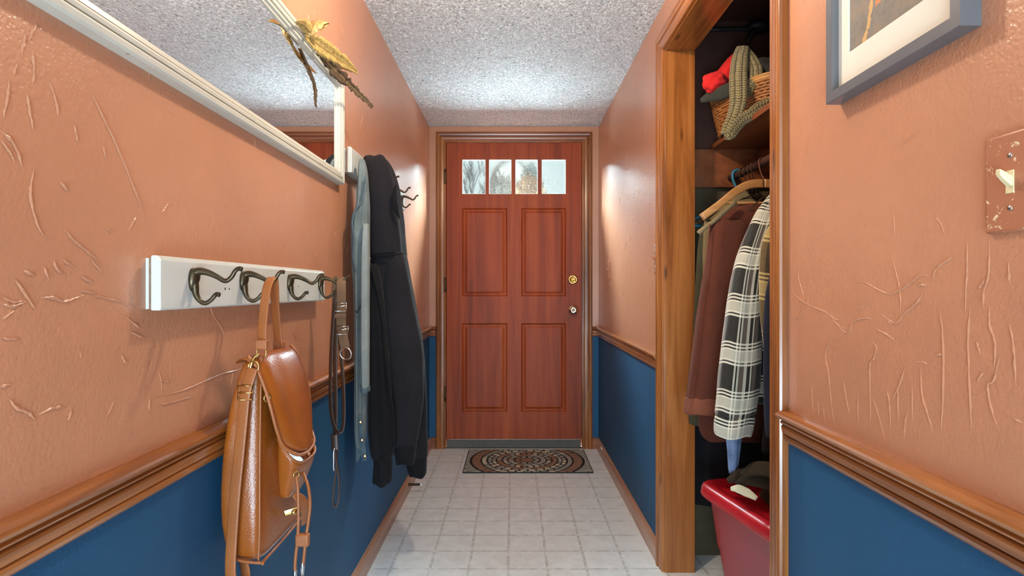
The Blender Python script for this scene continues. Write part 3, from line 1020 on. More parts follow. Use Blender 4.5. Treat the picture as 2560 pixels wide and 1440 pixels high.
# ------------------------------------------------------------------ ceiling lamp (just above the frame)
t = thing('ceiling_lamp', 'bare bulb lamp holder fixed to the hall ceiling', 'lamp', (LAMP.x, LAMP.y, ZC))
b = MB(); b.lathe((LAMP.x, LAMP.y, ZC), (0, 0, -1), [(0, 0), (0, 0.055), (0.012, 0.055), (0.02, 0.03), (0.035, 0.026), (0.035, 0)], 24)
b.build('lamp_holder', M['white_paint'], t)
ld = bpy.data.lights.new('bulb_light', 'POINT')
ld.energy, ld.color, ld.shadow_soft_size = 29, (1.0, 0.86, 0.66), 0.035
lo = bpy.data.objects.new('bulb_light', ld)
COL.objects.link(lo)
lo.location = LAMP - V((0, 0, 0.0))

# ------------------------------------------------------------------ mirror on the left wall
MY0, MY1, MZ0, MZ1, MXF = 0.28, 1.836, 1.403, 1.742, -0.538
t = thing('wall_mirror', 'long wall mirror in a ridged white frame on the left wall', 'mirror', (XL, 1.05, MZ0))
mp = [(0, 0), (0, 0.019), (0.003, 0.023), (0.010, 0.024), (0.0125, 0.023), (0.013, 0.018), (0.0155, 0.018), (0.016, 0.0225), (0.021, 0.0235), (0.0245, 0.022), (0.025, 0.016), (0.0275, 0.016), (0.028, 0.019), (0.033, 0.018), (0.036, 0.013), (0.040, 0.012), (0.040, 0)]
b = MB()
vd = V((1, 0, 0))
b.extrude(mp, (XL, MY0, MZ0), (XL, MY1, MZ0), V((0, 0, 1)), vd, 1, -1)
b.extrude(mp, (XL, MY0, MZ1), (XL, MY1, MZ1), V((0, 0, -1)), vd, 1, -1)
b.extrude(mp, (XL, MY0, MZ0), (XL, MY0, MZ1), V((0, 1, 0)), vd, 1, -1)
b.extrude(mp, (XL, MY1, MZ0), (XL, MY1, MZ1), V((0, -1, 0)), vd, 1, -1)
b.build('frame', M['mirror_paint'], t)
b = MB(); b.box(XL + 0.002, XL + 0.009, MY0 + 0.036, MY1 - 0.036, MZ0 + 0.036, MZ1 - 0.036)
b.build('mirror_glass', M['mirror'], t)
c = pp(318, 128, 1432 * 0.55 / (CX - 318))
b = MB(); b.tube([c + V((-0.012, 0.0, 0.006)), c, c + V((0.004, -0.006, -0.004))], [0.004, 0.005, 0.003], 8)
b.build('clip', M['raw_wood'], t)

# feathers tucked behind the mirror


def feather(name, label, pts, widths, side, m, tear=0.25, seed=0, group='feathers tucked behind the mirror'):
    rnd = random.Random(seed)
    path = catmull(pts, 10)
    t = thing(name, label, 'feather', path[0], group)
    n = len(path)
    b = MB(); b.tube(pts, [0.0022, 0.0018, 0.0008], 8, 8)
    b.build('quill', M['quill'], t)
    b = MB()
    sd = V(side)
    rows = []
    for i, p in enumerate(path):
        a, q = path[max(0, i - 1)], path[min(n - 1, i + 1)]
        tg = (q - a).normalized()
        u = (sd - tg * sd.dot(tg)).normalized()
        w = tg.cross(u)
        s = i / (n - 1) * (len(widths) - 1)
        k = min(int(s), len(widths) - 2)
        wd = widths[k] + (widths[k + 1] - widths[k]) * (s - k)
        jl, jr = 1 - tear * rnd.random() ** 2, 1 - tear * rnd.random() ** 2
        ring = []
        for q_ in (-1.0, -0.5, 0.0, 0.5, 1.0):
            j = jl if q_ < 0 else jr
            ring.append(p + u * (wd * q_ * j) + tg * (abs(q_) * wd * 0.5) + w * (0.25 * wd * (abs(q_) ** 1.5)))
        back = [x + w * 0.0008 for x in reversed(ring)]
        rows.append(ring + back)
    b.loft(rows, smooth=True)
    b.build('vane', m, t)
    return t


def px(u, v, X):
    """the point seen at a photo position on the plane x = X"""
    return pp(u, v, F * X / (u - CX))


feather('feather', 'broad tan feather pointing right from the mirror corner', [px(762, 88, -0.530), px(785, 103, -0.522), px(815, 125, -0.512), px(855, 153, -0.50), px(893, 181, -0.488)], [0.010, 0.022, 0.025, 0.021, 0.004], (0.5, 0.1, 0.8), M['feather_tan'], 0.3, 1)
feather('feather', 'dark ragged feather reaching lowest and farthest right of the mirror', [px(790, 120, -0.532), px(830, 168, -0.520), px(875, 212, -0.50), px(905, 242, -0.48), px(930, 267, -0.462)], [0.012, 0.022, 0.016, 0.010, 0.007], (0.6, 0.1, 0.7), M['feather_brown'], 0.6, 2)
feather('feather', 'curled ochre feather standing up over the mirror frame', [px(783, 112, -0.525), px(778, 88, -0.520), px(785, 64, -0.516), px(798, 51, -0.512), px(806, 58, -0.510), px(803, 76, -0.508)], [0.005, 0.014, 0.019, 0.020, 0.015, 0.004], (1, 0.5, 0.2), M['feather_curl'], 0.2, 3)
feather('feather', 'short pale tan feather lying over the mirror frame top', [px(792, 112, -0.528), px(775, 82, -0.524), px(760, 62, -0.522), px(742, 54, -0.520)], [0.004, 0.016, 0.016, 0.004], (0.7, 0.2, 0.5), M['feather_tan'], 0.3, 4)

# ------------------------------------------------------------------ coat racks


def hook_at(parent, y, z, x0, m=None, yaw=0.0):
    def q(dx, dz):
        return V((x0 + dx, y + dx * yaw, z + dz))
    b = MB()
    # flattened root on the board, then the two prongs
    b.loft([[q(-0.001, 0) + V((0, math.cos(a) * 0.011, -0.014 + math.sin(a) * 0.020)) for a in [2 * PI * j / 16 for j in range(16)]],
            [q(0.005, 0) + V((0, math.cos(a) * 0.010, -0.012 + math.sin(a) * 0.018)) for a in [2 * PI * j / 16 for j in range(16)]],
            [q(0.011, 0) + V((0, math.cos(a) * 0.006, -0.006 + math.sin(a) * 0.011)) for a in [2 * PI * j / 16 for j in range(16)]]])
    b.tube([q(0.002, -0.008), q(0.010, 0.000), q(0.024, -0.001), q(0.041, -0.008), q(0.055, -0.0155), q(0.065, -0.010), q(0.072, 0.001), q(0.078, 0.005), q(0.083, 0.004)],
           [0.0075, 0.007, 0.0055, 0.0045, 0.004, 0.0038, 0.0036, 0.0038, 0.0042], 10)
    b.tube([q(0.002, -0.010), q(0.005, -0.024), q(0.007, -0.038), q(0.013, -0.048), q(0.022, -0.0525), q(0.032, -0.047), q(0.040, -0.038), q(0.046, -0.0385)],
           [0.0075, 0.0062, 0.005, 0.0042, 0.0038, 0.0036, 0.0036, 0.0042], 10)
    b.build('hook', m or M['bronze'], parent)


def rack(label, y0, y1, z0, z1, hooks, hz):
    t = thing('coat_rack', label, 'coat rack', (XL, (y0 + y1) / 2, z0), 'white coat racks on the left wall')
    xf = -0.534
    b = MB()
    b.loft([[V((x, y, z)) for x, z in ((XL + 0.013, z0), (xf - 0.002, z0), (xf, z0 + 0.002), (xf, z1 - 0.007), (xf - 0.003, z1 - 0.003), (xf - 0.006, z1), (XL + 0.013, z1))]
            for y in (y0, y1)], smooth=False)
    o = b.build('board', M['white_paint'], t)
    bv = o.modifiers.new('soft', 'BEVEL'); bv.width = 0.003; bv.segments = 2; bv.limit_method = 'ANGLE'
    b = MB()
    pr = []
    n = 18
    for i in range(n + 1):
        s = i / n
        pr.append((XL + 0.0095 - 0.0035 * abs(math.sin(s * PI * 3.2)), z0 + 0.002 + (z1 - z0 - 0.006) * s))
    prof = [(XL, z0 + 0.002)] + pr + [(XL, z1 - 0.004)]
    b.loft([[V((x, y, z)) for x, z in prof] for y in (y0 + 0.008, y1 - 0.008)], smooth=False)
    b.build('backing', M['white_paint'], t)
    b = MB(); b.box(XL + 0.0095, XL + 0.0135, y0 + 0.0005, y1 - 0.0005, z0 + 0.002, z1 - 0.004)
    b.build('bare_edge', M['raw_wood'], t)
    for y in hooks:
        hook_at(t, y, hz, xf)
    return t


HK = [0.952, 1.128, 1.363, 1.577]
r1 = rack('low near white coat rack with the leather backpack on it', 0.868, 1.622, 1.037, 1.121, HK, 1.0986)
for px, py, r in ((563, 722, 0.0022), (573, 722, 0.0018), (746, 716, 0.0018)):
    c = pp(px, py, 1432 * 0.534 / (CX - px))
    b = MB()
    b.ball((-0.534, c.y, c.z), 0.0006, r, r * 1.3, 10, 6)
    b.build('screw_hole', M['black'], r1)
rack('higher white coat rack beyond the mirror, holding hoodie and denim', 1.897, 2.83, 1.456, 1.542, [2.03, 2.265, 2.515, 2.725], 1.509)

# ------------------------------------------------------------------ leather backpack on the second hook
t = thing('backpack', 'cognac brown leather backpack hanging from the near coat rack', 'backpack', (-0.48, 1.16, 0.56))


def srect(cx, cy, z, a, bb, p=4.0, n=40, wob=0.0, seed=0, tilt=0.0):
    out = []
    for j in range(n):
        th = 2 * PI * j / n
        c, s = math.cos(th), math.sin(th)
        x = math.copysign(abs(c) ** (2 / p), c) * a
        y = math.copysign(abs(s) ** (2 / p), s) * bb
        k = 1 + wob * mnoise.noise(V((c * 1.6, s * 1.6, z * 9 + seed)))
        out.append(V((cx + x * k, cy + y * k, z + tilt * x)))
    return out


b = MB()
secs = [  # z, x back, x front, y near, y far
    (0.560, -0.520, -0.476, 1.085, 1.255), (0.563, -0.532, -0.470, 1.068, 1.266), (0.578, -0.538, -0.466, 1.058, 1.270), (0.63, -0.550, -0.463, 1.054, 1.272),
    (0.70, -0.552, -0.464, 1.056, 1.272), (0.78, -0.548, -0.466, 1.060, 1.268), (0.85, -0.536, -0.467, 1.064, 1.262), (0.90, -0.522, -0.468, 1.066, 1.256),
    (0.932, -0.510, -0.470, 1.070, 1.250), (0.938, -0.504, -0.476, 1.080, 1.240)]
rings = []
for z, xa, xb, ya, yb in secs:
    ring = srect((xa + xb) / 2, (ya + yb) / 2, z, (xb - xa) / 2, (yb - ya) / 2, 5, 56, 0.05, 2)
    rings.append(ring)
b.loft(rings)
b.build('body', M['leather'], t, 1)
# welt along the bottom edges
b = MB()
b.tube([(-0.532, 1.062, 0.578), (-0.50, 1.053, 0.570), (-0.462, 1.053, 0.566), (-0.462, 1.060, 0.566), (-0.463, 1.16, 0.566), (-0.464, 1.268, 0.570)], 0.0028, 8)
b.tube([(-0.470, 1.056, 0.567), (-0.467, 1.054, 0.62), (-0.468, 1.057, 0.70), (-0.469, 1.061, 0.80), (-0.470, 1.067, 0.90)], 0.0022, 8)
b.build('piping', M['leather_strap'], t)
# flap
b = MB()
fl = [  # x, z, y near, y far
    (-0.512, 0.932, 1.068, 1.252), (-0.496, 0.946, 1.062, 1.258), (-0.480, 0.946, 1.060, 1.260), (-0.468, 0.932, 1.060, 1.260), (-0.456, 0.905, 1.060, 1.262), (-0.446, 0.875, 1.062, 1.262),
    (-0.438, 0.84, 1.066, 1.258), (-0.432, 0.80, 1.076, 1.250), (-0.427, 0.770, 1.092, 1.238), (-0.424, 0.752, 1.112, 1.220), (-0.423, 0.744, 1.136, 1.196)]
rows = []
m_ = 17
for i, (x, z, ya, yb) in enumerate(fl):
    up, dn = [], []
    for j in range(m_):
        s = j / (m_ - 1)
        y = ya + (yb - ya) * s
        e = 1 - (2 * s - 1) ** 2
        bul = 0.007 * e - 0.012 * (1 - e) ** 3
        dent = -0.004 * math.exp(-((s - 0.28) / 0.10) ** 2) * (1 if 2 < i < 8 else 0.2)
        up.append(V((x + bul + dent, y, z + 0.3 * (bul if i < 4 else 0))))
        dn.append(V((x + bul + dent - 0.0055, y + 0.002 * (0.5 - s) * 2, z + 0.3 * (bul if i < 4 else 0) - (0.004 if i < 4 else 0))))
    rows.append(up + dn[::-1])
b.loft(rows)
flap = b.build('flap', M['leather'], t, 1)
b = MB()
edge = [V((x + (-0.0105), ya - 0.001, z)) for x, z, ya, yb in fl[2:9]] + [V((-0.424, 1.112, 0.7495)), V((-0.420, 1.136, 0.7415)), V((-0.418, 1.166, 0.739)), V((-0.420, 1.196, 0.7415)), V((-0.424, 1.220, 0.7495))] + [V((x - 0.0105, yb + 0.001, z)) for x, z, ya, yb in fl[2:9]][::-1]
b.tube(edge, 0.0032, 8, 5)
b.build('flap_binding', M['leather_strap'], flap)
# front pocket
b = MB()
rings = []
for z, xa, xb, ya, yb, tl_ in ((0.650, -0.474, -0.452, 1.150, 1.225, -0.3), (0.653, -0.474, -0.447, 1.142, 1.232, -0.3), (0.672, -0.474, -0.440, 1.136, 1.240, -0.4), (0.70, -0.474, -0.432, 1.130, 1.245, -0.7), (0.725, -0.473, -0.425, 1.124, 1.246, -1.0), (0.746, -0.471, -0.421, 1.120, 1.245, -1.25), (0.752, -0.470, -0.421, 1.120, 1.244, -1.3)):
    rings.append(srect((xa + xb) / 2, (ya + yb) / 2, z, (xb - xa) / 2, (yb - ya) / 2, 3, 40, 0.05, 5, tl_))
inner = [[p.lerp(sum(r, V()) / len(r), 0.09) for p in r] for r in rings]
b.loft(rings + [[p + V((0, 0, 0.002)) for p in inner[-1]], inner[-2], inner[-3]])
pocket = b.build('pocket', M['leather'], t, 1)
b = MB()
b.tube([p + V((0, 0, 0.001)) for p in rings[-1]][::2], 0.0026, 8, 3, True)
b.build('pocket_rim', M['leather_strap'], pocket)
# eyelets, stud and drawstring
def ring_at(c, ax, R, r):
    ax = V(ax).normalized(); u = ax.orthogonal().normalized(); w = ax.cross(u)
    b = MB(); b.tube([V(c) + (u * math.cos(a) + w * math.sin(a)) * R for a in [2 * PI * k / 10 for k in range(10)]], r, 8, 3, True)
    return b


for c in (pp(741, 1187, 1.125), pp(668, 995, 1.062), pp(699, 1060, 1.10)):
    ring_at(c, (0.8, -0.6, 0), 0.0062, 0.0016).build('eyelet', M['brass'], t)
b = MB()
c = pp(729, 1278, 1.155)
b.ribbon([c + V((-0.014, -0.004, -0.003)), c, c + V((0.016, 0.004, 0.003))], V((0, 0, 1)), 0.012, 0.003)
b.lathe(c + V((0.004, -0.002, 0)), (0.6, -0.8, 0.1), [(0, 0), (0, 0.004), (0.004, 0.003), (0.006, 0.0055), (0.009, 0.005), (0.010, 0)], 14)
b.build('turn_clasp', M['brass'], t)
b = MB()
c2 = pp(745, 1265, 1.10)
b.ribbon([pp(735, 1235, 1.15), pp(752, 1250, 1.16), pp(765, 1275, 1.18), pp(762, 1310, 1.20)], V((0.5, 0.8, 0)), [0.012, 0.022, 0.024, 0.018], 0.0025)
b.build('closing_tab', M['leather_strap'], t)
for pts, nm in (([pp(741, 1190, 1.124), pp(745, 1230, 1.118), pp(746, 1300, 1.115), pp(744, 1345, 1.115), pp(738, 1405, 1.115), pp(738, 1440, 1.115)], 0),
                ([pp(757, 1180, 1.17), pp(770, 1215, 1.15), pp(775, 1260, 1.135), pp(770, 1310, 1.125), pp(764, 1350, 1.12), pp(757, 1420, 1.12)], 1)):
    b = MB(); b.tube(pts, 0.0032, 10, 6)
    s = b.build('drawstring', M['leather_strap'], t)
    e = pts[-1]
    b = MB(); b.tube([e + V((0, 0, 0.012)), e + V((-0.002, 0, -0.014))], 0.0042, 10, 4)
    b.build('metal_tip', M['steel'], s)
sl = pp(755, 1350, 1.116)
b = MB(); b.box(sl.x - 0.012, sl.x + 0.014, sl.y - 0.006, sl.y + 0.008, sl.z - 0.012, sl.z + 0.012, 0.003)
b.build('cord_slider', M['leather_strap'], t)
# top handle over the hook
hy = HK[1]
b = MB()
hp = [pp(656, 866, 1.080), pp(656, 820, 1.085), pp(661, 765, 1.095), pp(668, 718, 1.108), V((-0.474, 1.122, 1.0895)), V((-0.475, 1.135, 1.0893)), pp(686, 720, 1.148), pp(688, 765, 1.165), pp(693, 820, 1.18), pp(698, 866, 1.19)]
b.ribbon(hp, V((1, -0.25, 0)), 0.0195, 0.0045, 6)
b.build('handle', M['leather_strap'], t)
for px, y in ((655, 1.078), (698, 1.192)):
    c = pp(px, 868, y)
    b = MB(); b.box(c.x - 0.011, c.x + 0.011, y - 0.006, y + 0.006, c.z - 0.004, c.z + 0.014, 0.002)
    b.build('handle_keeper', M['leather_strap'], t)
    ring_at(c + V((-0.001, 0, -0.010)), (0.2, 1, 0), 0.010, 0.0016).build('ring', M['brass'], t)
    b = MB(); b.tube([c + V((-0.002, 0, -0.017)), c + V((-0.003, 0.004, -0.03)), c + V((-0.008, 0.006, -0.038))], 0.005, 8)
    b.build('anchor_tab', M['leather_strap'], t)
# shoulder strap, near side
b = MB()
sp_ = [pp(632, 920, 1.052), pp(624, 945, 1.048), pp(613, 985, 1.046), pp(606, 1050, 1.044), pp(598, 1130, 1.042), pp(588, 1230, 1.042), pp(580, 1340, 1.042), pp(576, 1420, 1.042), pp(580, 1462, 1.046)]
b.ribbon(sp_, V((1, -0.15, 0)), 0.0215, 0.0045, 5)
strap = b.build('shoulder_strap', M['leather_strap'], t)
b = MB()
b.ribbon([pp(580, 1462, 1.046), pp(600, 1468, 1.06), pp(614, 1440, 1.08), pp(608, 1400, 1.09), pp(600, 1366, 1.10)], V((1, -0.3, 0)), 0.020, 0.004, 5)
b.build('strap_return', M['leather_strap'], strap)
c = pp(613, 982, 1.0425)
b = MB()
q = [(-0.0135, -0.013), (0.0135, -0.013), (0.0135, 0.013), (-0.0135, 0.013)]
b.tube([c + V((x, 0, z)) for x, z in q], 0.0018, 8, 0, True)
b.tube([c + V((-0.0135, 0, 0)), c + V((0.0135, 0, 0))], 0.0014, 8, 2)
b.build('strap_buckle', M['brass'], strap)
c = pp(640, 900, 1.058)
b = MB(); b.tube([c + V((0.004, 0.004, 0.010)), c + V((-0.003, 0, 0.004)), c + V((-0.006, -0.004, -0.006)), c + V((-0.008, -0.006, -0.015))], [0.003, 0.0035, 0.004, 0.0025], 8)
b.build('swivel_clip', M['brass'], strap)
ring_at(pp(634, 917, 1.052), (0.1, 1, 0), 0.010, 0.0016).build('strap_ring', M['brass'], strap)

# ------------------------------------------------------------------ collar and leash on the fourth hook
HY = HK[3]
t = thing('dog_collar', 'tan brown buckled collar looped over the fourth hook of the near rack', 'collar', (-0.47, HY, 0.88))
b = MB()
cp = [pp(840, 800, 1.585), pp(842, 760, 1.585), pp(841, 720, 1.582), V((-0.4835, HY + 0.004, 1.0950)), V((-0.474, HY, 1.0955)), pp(853, 720, 1.562), pp(853, 760, 1.560), pp(852, 800, 1.558), pp(858, 845, 1.556), pp(864, 872, 1.555)]
b.ribbon(cp, V((1, 0.2, 0)), 0.025, 0.004, 6)
b.build('band', M['strap_tan'], t)
for px, py, y in ((852, 768, 1.553), (856, 826, 1.550)):
    c = pp(px, py, y)
    b = MB(); b.tube([c + V((x, 0, z)) for x, z in ((-0.015, -0.011), (0.015, -0.011), (0.015, 0.011), (-0.015, 0.011))], 0.0017, 8, 0, True)
    b.tube([c + V((-0.015, -0.001, 0)), c + V((0.012, -0.002, 0.004))], 0.0014, 8, 2)
    b.build('buckle', M['steel'], t)
b = MB(); c = pp(851, 790, 1.552); b.ribbon([c + V((-0.015, 0, 0)), c, c + V((0.015, 0, 0))], V((0, 0, 1)), 0.012, 0.006, 4)
b.build('keeper', M['strap_tan'], t)
ring_at(pp(864, 884, 1.552), (0.2, 1, 0.15), 0.0165, 0.0019).build('ring', M['steel'], t)

t = thing('dog_leash', 'long dark brown leather leash looped on the rack\'s last hook', 'leash', (-0.47, HY, 0.47))
b = MB()
Yl = HY - 0.002
lp = [pp(846, 712, HY), pp(836, 760, Yl), pp(829, 860, Yl), pp(826, 960, Yl), pp(828, 1030, Yl - .01), pp(838, 1070, Yl - .012), pp(852, 1080, Yl - .012), pp(859, 1050, Yl - .01), pp(858, 960, Yl - .006), pp(850, 860, Yl - .004), pp(845, 780, Yl), pp(849, 714, HY)]
b.ribbon(lp, V((1, -0.3, 0)), 0.011, 0.0032, 6)
b.build('strap', M['leash_leather'], t)
b = MB()
b.ribbon([pp(850, 714, HY + .01), pp(842, 790, HY), pp(838, 900, HY), pp(839, 1010, HY - .004), pp(838, 1090, HY - .008), pp(840, 1130, HY - .01)], V((1, -0.2, 0)), 0.013, 0.0034, 6)
b.build('strap', M['leash_leather'], t)
b = MB()
b.ribbon([pp(839, 1090, HY - .014), pp(840, 1140, HY - .014), pp(847, 1190, HY - .014), pp(847, 1240, HY - .014), pp(840, 1268, HY - .014), pp(833, 1255, HY - .014), pp(835, 1215, HY - .014), pp(841, 1170, HY - .012), pp(841, 1120, HY - .012)], V((0.25, 1, 0)), 0.0075, 0.003, 7)
b.build('hand_loop', M['leash_leather'], t)
b = MB(); b.ribbon([pp(836, 1086, HY - .016), pp(837, 1105, HY - .016), pp(838, 1126, HY - .016)], V((1, 0, 0)), 0.020, 0.009, 5)
b.build('keeper', M['leash_leather'], t)
b = MB(); b.tube([pp(836, 1120, HY - .022), pp(834, 1135, HY - .024), pp(834, 1178, HY - .024)], [0.0035, 0.0045, 0.003], 8)
b.build('snap_hook', M['steel'], t)

# ------------------------------------------------------------------ garments


def gring(py, pl, pr, Y, dy, folds=(), n=64, p=2.3, tz=0.0, seed=0.0, wr=0.02):
    """cross-section of hanging cloth: seen width pl..pr at depth Y, half depth dy, and folds (count, size, phase)"""
    x0, x1 = (pl - CX) * Y / F, (pr - CX) * Y / F
    z = HC - (py - CY) * Y / F
    a, cx = (x1 - x0) / 2, (x0 + x1) / 2
    out = []
    for j in range(n):
        th = 2 * PI * j / n
        c, s = math.cos(th), math.sin(th)
        k = 1.0
        for cnt, amp, ph in folds:
            k += amp * math.cos(cnt * th + ph + z * 2.0)
        k += wr * mnoise.noise(V((c * 2 + seed, s * 2, z * 14)))
        x = math.copysign(abs(c) ** (2 / p), c) * a * k
        y = math.copysign(abs(s) ** (2 / p), s) * dy * k
        out.append(V((cx + x, Y + y, z + tz * x + 0.004 * math.sin(3 * th + seed))))
    return out


def interp(rows, sub=4):
    """smoothly subdivide rows of (py, pl, pr, Y, dy)"""
    out = []
    n = len(rows)
    for i in range(n - 1):
        r0, r1, r2, r3 = rows[max(0, i - 1)], rows[i], rows[i + 1], rows[min(n - 1, i + 2)]
        for k in range(sub):
            t = k / sub
            out.append(tuple(0.5 * ((2 * b_) + (c_ - a_) * t + (2 * a_ - 5 * b_ + 4 * c_ - d_) * t * t + (3 * b_ - a_ - 3 * c_ + d_) * t ** 3)
                             for a_, b_, c_, d_ in zip(r0, r1, r2, r3)))
    out.append(tuple(rows[-1]))
    return out


def cloth(name, rows, m, parent=None, folds=(), seed=0.0, wr=0.03, p=2.3, n=72, sub=5, tz=0.0, sf=1):
    b = MB()
    rr = interp(rows, sub)
    L = len(rr)
    rings = []
    for i, r in enumerate(rr):
        g = min(1.0, 0.15 + i / (L * 0.35))      # folds grow downwards from the hook
        rings.append(gring(*r, folds=[(c, a * g, ph) for c, a, ph in folds], seed=seed, wr=wr, p=p, n=n, tz=tz))
    b.loft(rings)
    return b.build(name, m, parent, sf)


# denim shirt (nearer the mirror)
t = thing('denim_shirt', 'faded grey-blue denim shirt hanging beside the black hoodie', 'shirt', (-0.51, 1.93, 0.5))
cloth('body', [(400, 899, 910, 1.92, .012), (412, 897, 914, 1.92, .02), (440, 896, 918, 1.92, .028), (510, 892, 922, 1.92, .034), (553, 882, 922, 1.92, .04), (650, 881, 922, 1.92, .045),
               (720, 886, 921, 1.92, .045), (900, 889, 917, 1.92, .045), (1040, 889, 915, 1.92, .045), (1095, 891, 913, 1.92, .04), (1118, 894, 911, 1.92, .03)],
      M['denim'], t, [(5, 0.09, 0.4), (9, 0.06, 1.0)], 1.0)
s = cloth('sleeve', [(560, 908, 922, 1.885, .018), (640, 905, 923, 1.88, .024), (780, 904, 923, 1.88, .026), (900, 904, 923, 1.88, .026), (972, 905, 923, 1.88, .026)], M['denim_pale'], t, [(4, 0.08, 0)], 2.0)
cloth('cuff', [(966, 903.5, 923.5, 1.88, .028), (970, 903, 924, 1.88, .029), (979, 903, 924, 1.88, .029)], M['denim_edge'], s, [], 2.0)
b = MB()
b.ribbon([pp(914, 440, 1.883), pp(912, 470, 1.880), pp(903, 505, 1.878), pp(886, 530, 1.874), pp(880, 560, 1.868), pp(884, 600, 1.864), pp(882, 640, 1.864), pp(888, 680, 1.868)], V((0.5, -1, 0.3)), [0.006, 0.016, 0.022, 0.026, 0.026, 0.022, 0.014], 0.006, 6)
b.build('collar', M['denim_edge'], t)
b = MB()
b.ribbon([pp(899, 1040, 1.871), pp(904, 1090, 1.868), pp(907, 1120, 1.868), pp(911, 1152, 1.868)], V((1, -0.2, 0)), [0.012, 0.018, 0.02, 0.016], 0.004, 6)
pl = b.build('placket', M['denim_edge'], t)
for px, py in ((901, 1055), (905, 1100), (912, 1140)):
    b = MB(); b.lathe(pp(px, py, 1.866), (0.2, -1, 0), [(0, 0), (0, 0.005), (0.003, 0.005), (0.004, 0.003), (0.0035, 0)], 14)
    b.build('snap_button', M['brass'], pl)
b = MB()
b.ribbon([pp(897, 1100, 1.90), pp(896, 1135, 1.90), pp(892, 1154, 1.90)], V((1, 0.4, 0)), [0.02, 0.018, 0.008], 0.006, 5)
b.build('shirt_tail', M['denim_edge'], t)
b = MB(); b.tube([pp(916, 660, 1.868), pp(909, 740, 1.866), pp(899, 770, 1.864), pp(893, 782, 1.864), pp(889, 776, 1.864)], 0.0018, 8)
b.build('hanging_loop', M['cord'], t)

# black hoodie
t = thing('hoodie', 'black zip hoodie hanging by its hood beyond the mirror', 'hoodie', (-0.43, 2.1, 0.4))
cloth('hood', [(391, 925, 955, 2.05, .02), (395, 913, 965, 2.05, .035), (408, 911, 974, 2.05, .05), (432, 912, 985, 2.06, .07), (470, 914, 995, 2.07, .085), (540, 917, 1005, 2.08, .09), (600, 919, 1011, 2.08, .09), (640, 921, 1014, 2.08, .09)],
      M['hoodie'], t, [(3, 0.05, 1.2), (5, 0.06, 0.5), (8, 0.02, 2)], 4.0, 0.03, 2.6)
b = MB()
b.tube([pp(952, 640, 1.99), pp(975, 637, 1.988), pp(1000, 634, 2.01), pp(1014, 633, 2.06)], 0.0035, 8)
b.build('neck_seam', M['rib'], t)
cloth('body', [(628, 921, 1012, 2.09, .085), (680, 925, 1010, 2.09, .09), (780, 926, 1005, 2.09, .095), (900, 926, 1002, 2.09, .095), (1000, 924, 1000, 2.09, .095), (1080, 923, 992, 2.09, .09), (1130, 930, 985, 2.09, .08)],
      M['hoodie'], t, [(4, 0.08, 0.2), (7, 0.05, 1.0)], 5.0)
sl = cloth('sleeve', [(630, 975, 1014, 2.06, .05), (660, 968, 1020, 2.04, .055), (720, 965, 1031, 2.03, .06), (800, 966, 1046, 2.02, .062), (870, 970, 1058, 2.02, .064), (960, 976, 1062, 2.02, .064), (1040, 982, 1055, 2.02, .058), (1095, 985, 1045, 2.02, .052), (1110, 988, 1042, 2.02, .046)],
           M['hoodie'], t, [(4, 0.05, 0.9), (6, 0.03, 0.2)], 6.0)
cloth('cuff', [(1106, 988, 1042, 2.02, .045), (1118, 987, 1041, 2.02, .046), (1150, 990, 1037, 2.02, .044), (1156, 992, 1036, 2.02, .04)], M['rib'], sl, [(24, 0.015, 0)], 6.5)
sr = cloth('sleeve', [(820, 1010, 1052, 2.19, .05), (900, 1010, 1062, 2.20, .05), (980, 1010, 1066, 2.20, .05), (1060, 1009, 1068, 2.20, .05), (1120, 1008, 1069, 2.20, .05), (1142, 1012, 1068, 2.20, .045)],
           M['hoodie'], t, [(4, 0.06, 0.3)], 7.0)
cloth('cuff', [(1138, 1010, 1067, 2.20, .043), (1150, 1013, 1067, 2.20, .044), (1180, 1022, 1066, 2.20, .043), (1188, 1026, 1064, 2.20, .04)], M['rib'], sr, [(24, 0.015, 0)], 7.5)
fr = cloth('front_panel', [(660, 923, 946, 1.985, .025), (760, 924, 962, 1.98, .035), (880, 926, 975, 1.975, .045), (980, 922, 982, 1.97, .05), (1060, 921, 986, 1.97, .05), (1120, 925, 986, 1.97, .048), (1145, 932, 982, 1.97, .045)],
           M['fleece'], t, [(4, 0.06, 1.8), (7, 0.04, 0.6)], 8.0)
cloth('cuff', [(1140, 934, 981, 1.97, .042), (1160, 937, 980, 1.97, .042), (1200, 934, 978, 1.97, .04), (1208, 938, 974, 1.97, .036)], M['rib'], fr, [(24, 0.015, 0), (5, 0.08, 0)], 8.5)
b = MB()
b.ribbon([pp(921, 640, 1.99), pp(930, 680, 1.955), pp(945, 740, 1.945), pp(958, 820, 1.935), pp(964, 900, 1.925), pp(974, 980, 1.918), pp(982, 1040, 1.918), pp(983, 1120, 1.92)], V((0.8, -0.6, 0)), [0.008, 0.012, 0.014, 0.012], 0.006, 7)
b.build('zip_edge', M['rib'], t)
b = MB(); b.ribbon([pp(990, 462, 1.985), pp(986, 490, 1.982), pp(990, 520, 1.982), pp(999, 546, 1.99)], V((1, -0.3, 0)), [0.004, 0.02, 0.02, 0.004], 0.008, 6)
b.build('ear_fold', M['rib'], t)
b = MB(); b.lathe(pp(925, 646, 1.962), (0, -1, 0), [(0, 0), (0, 0.003), (0.002, 0.003), (0.002, 0)], 12)
b.build('eyelet', M['steel'], t)

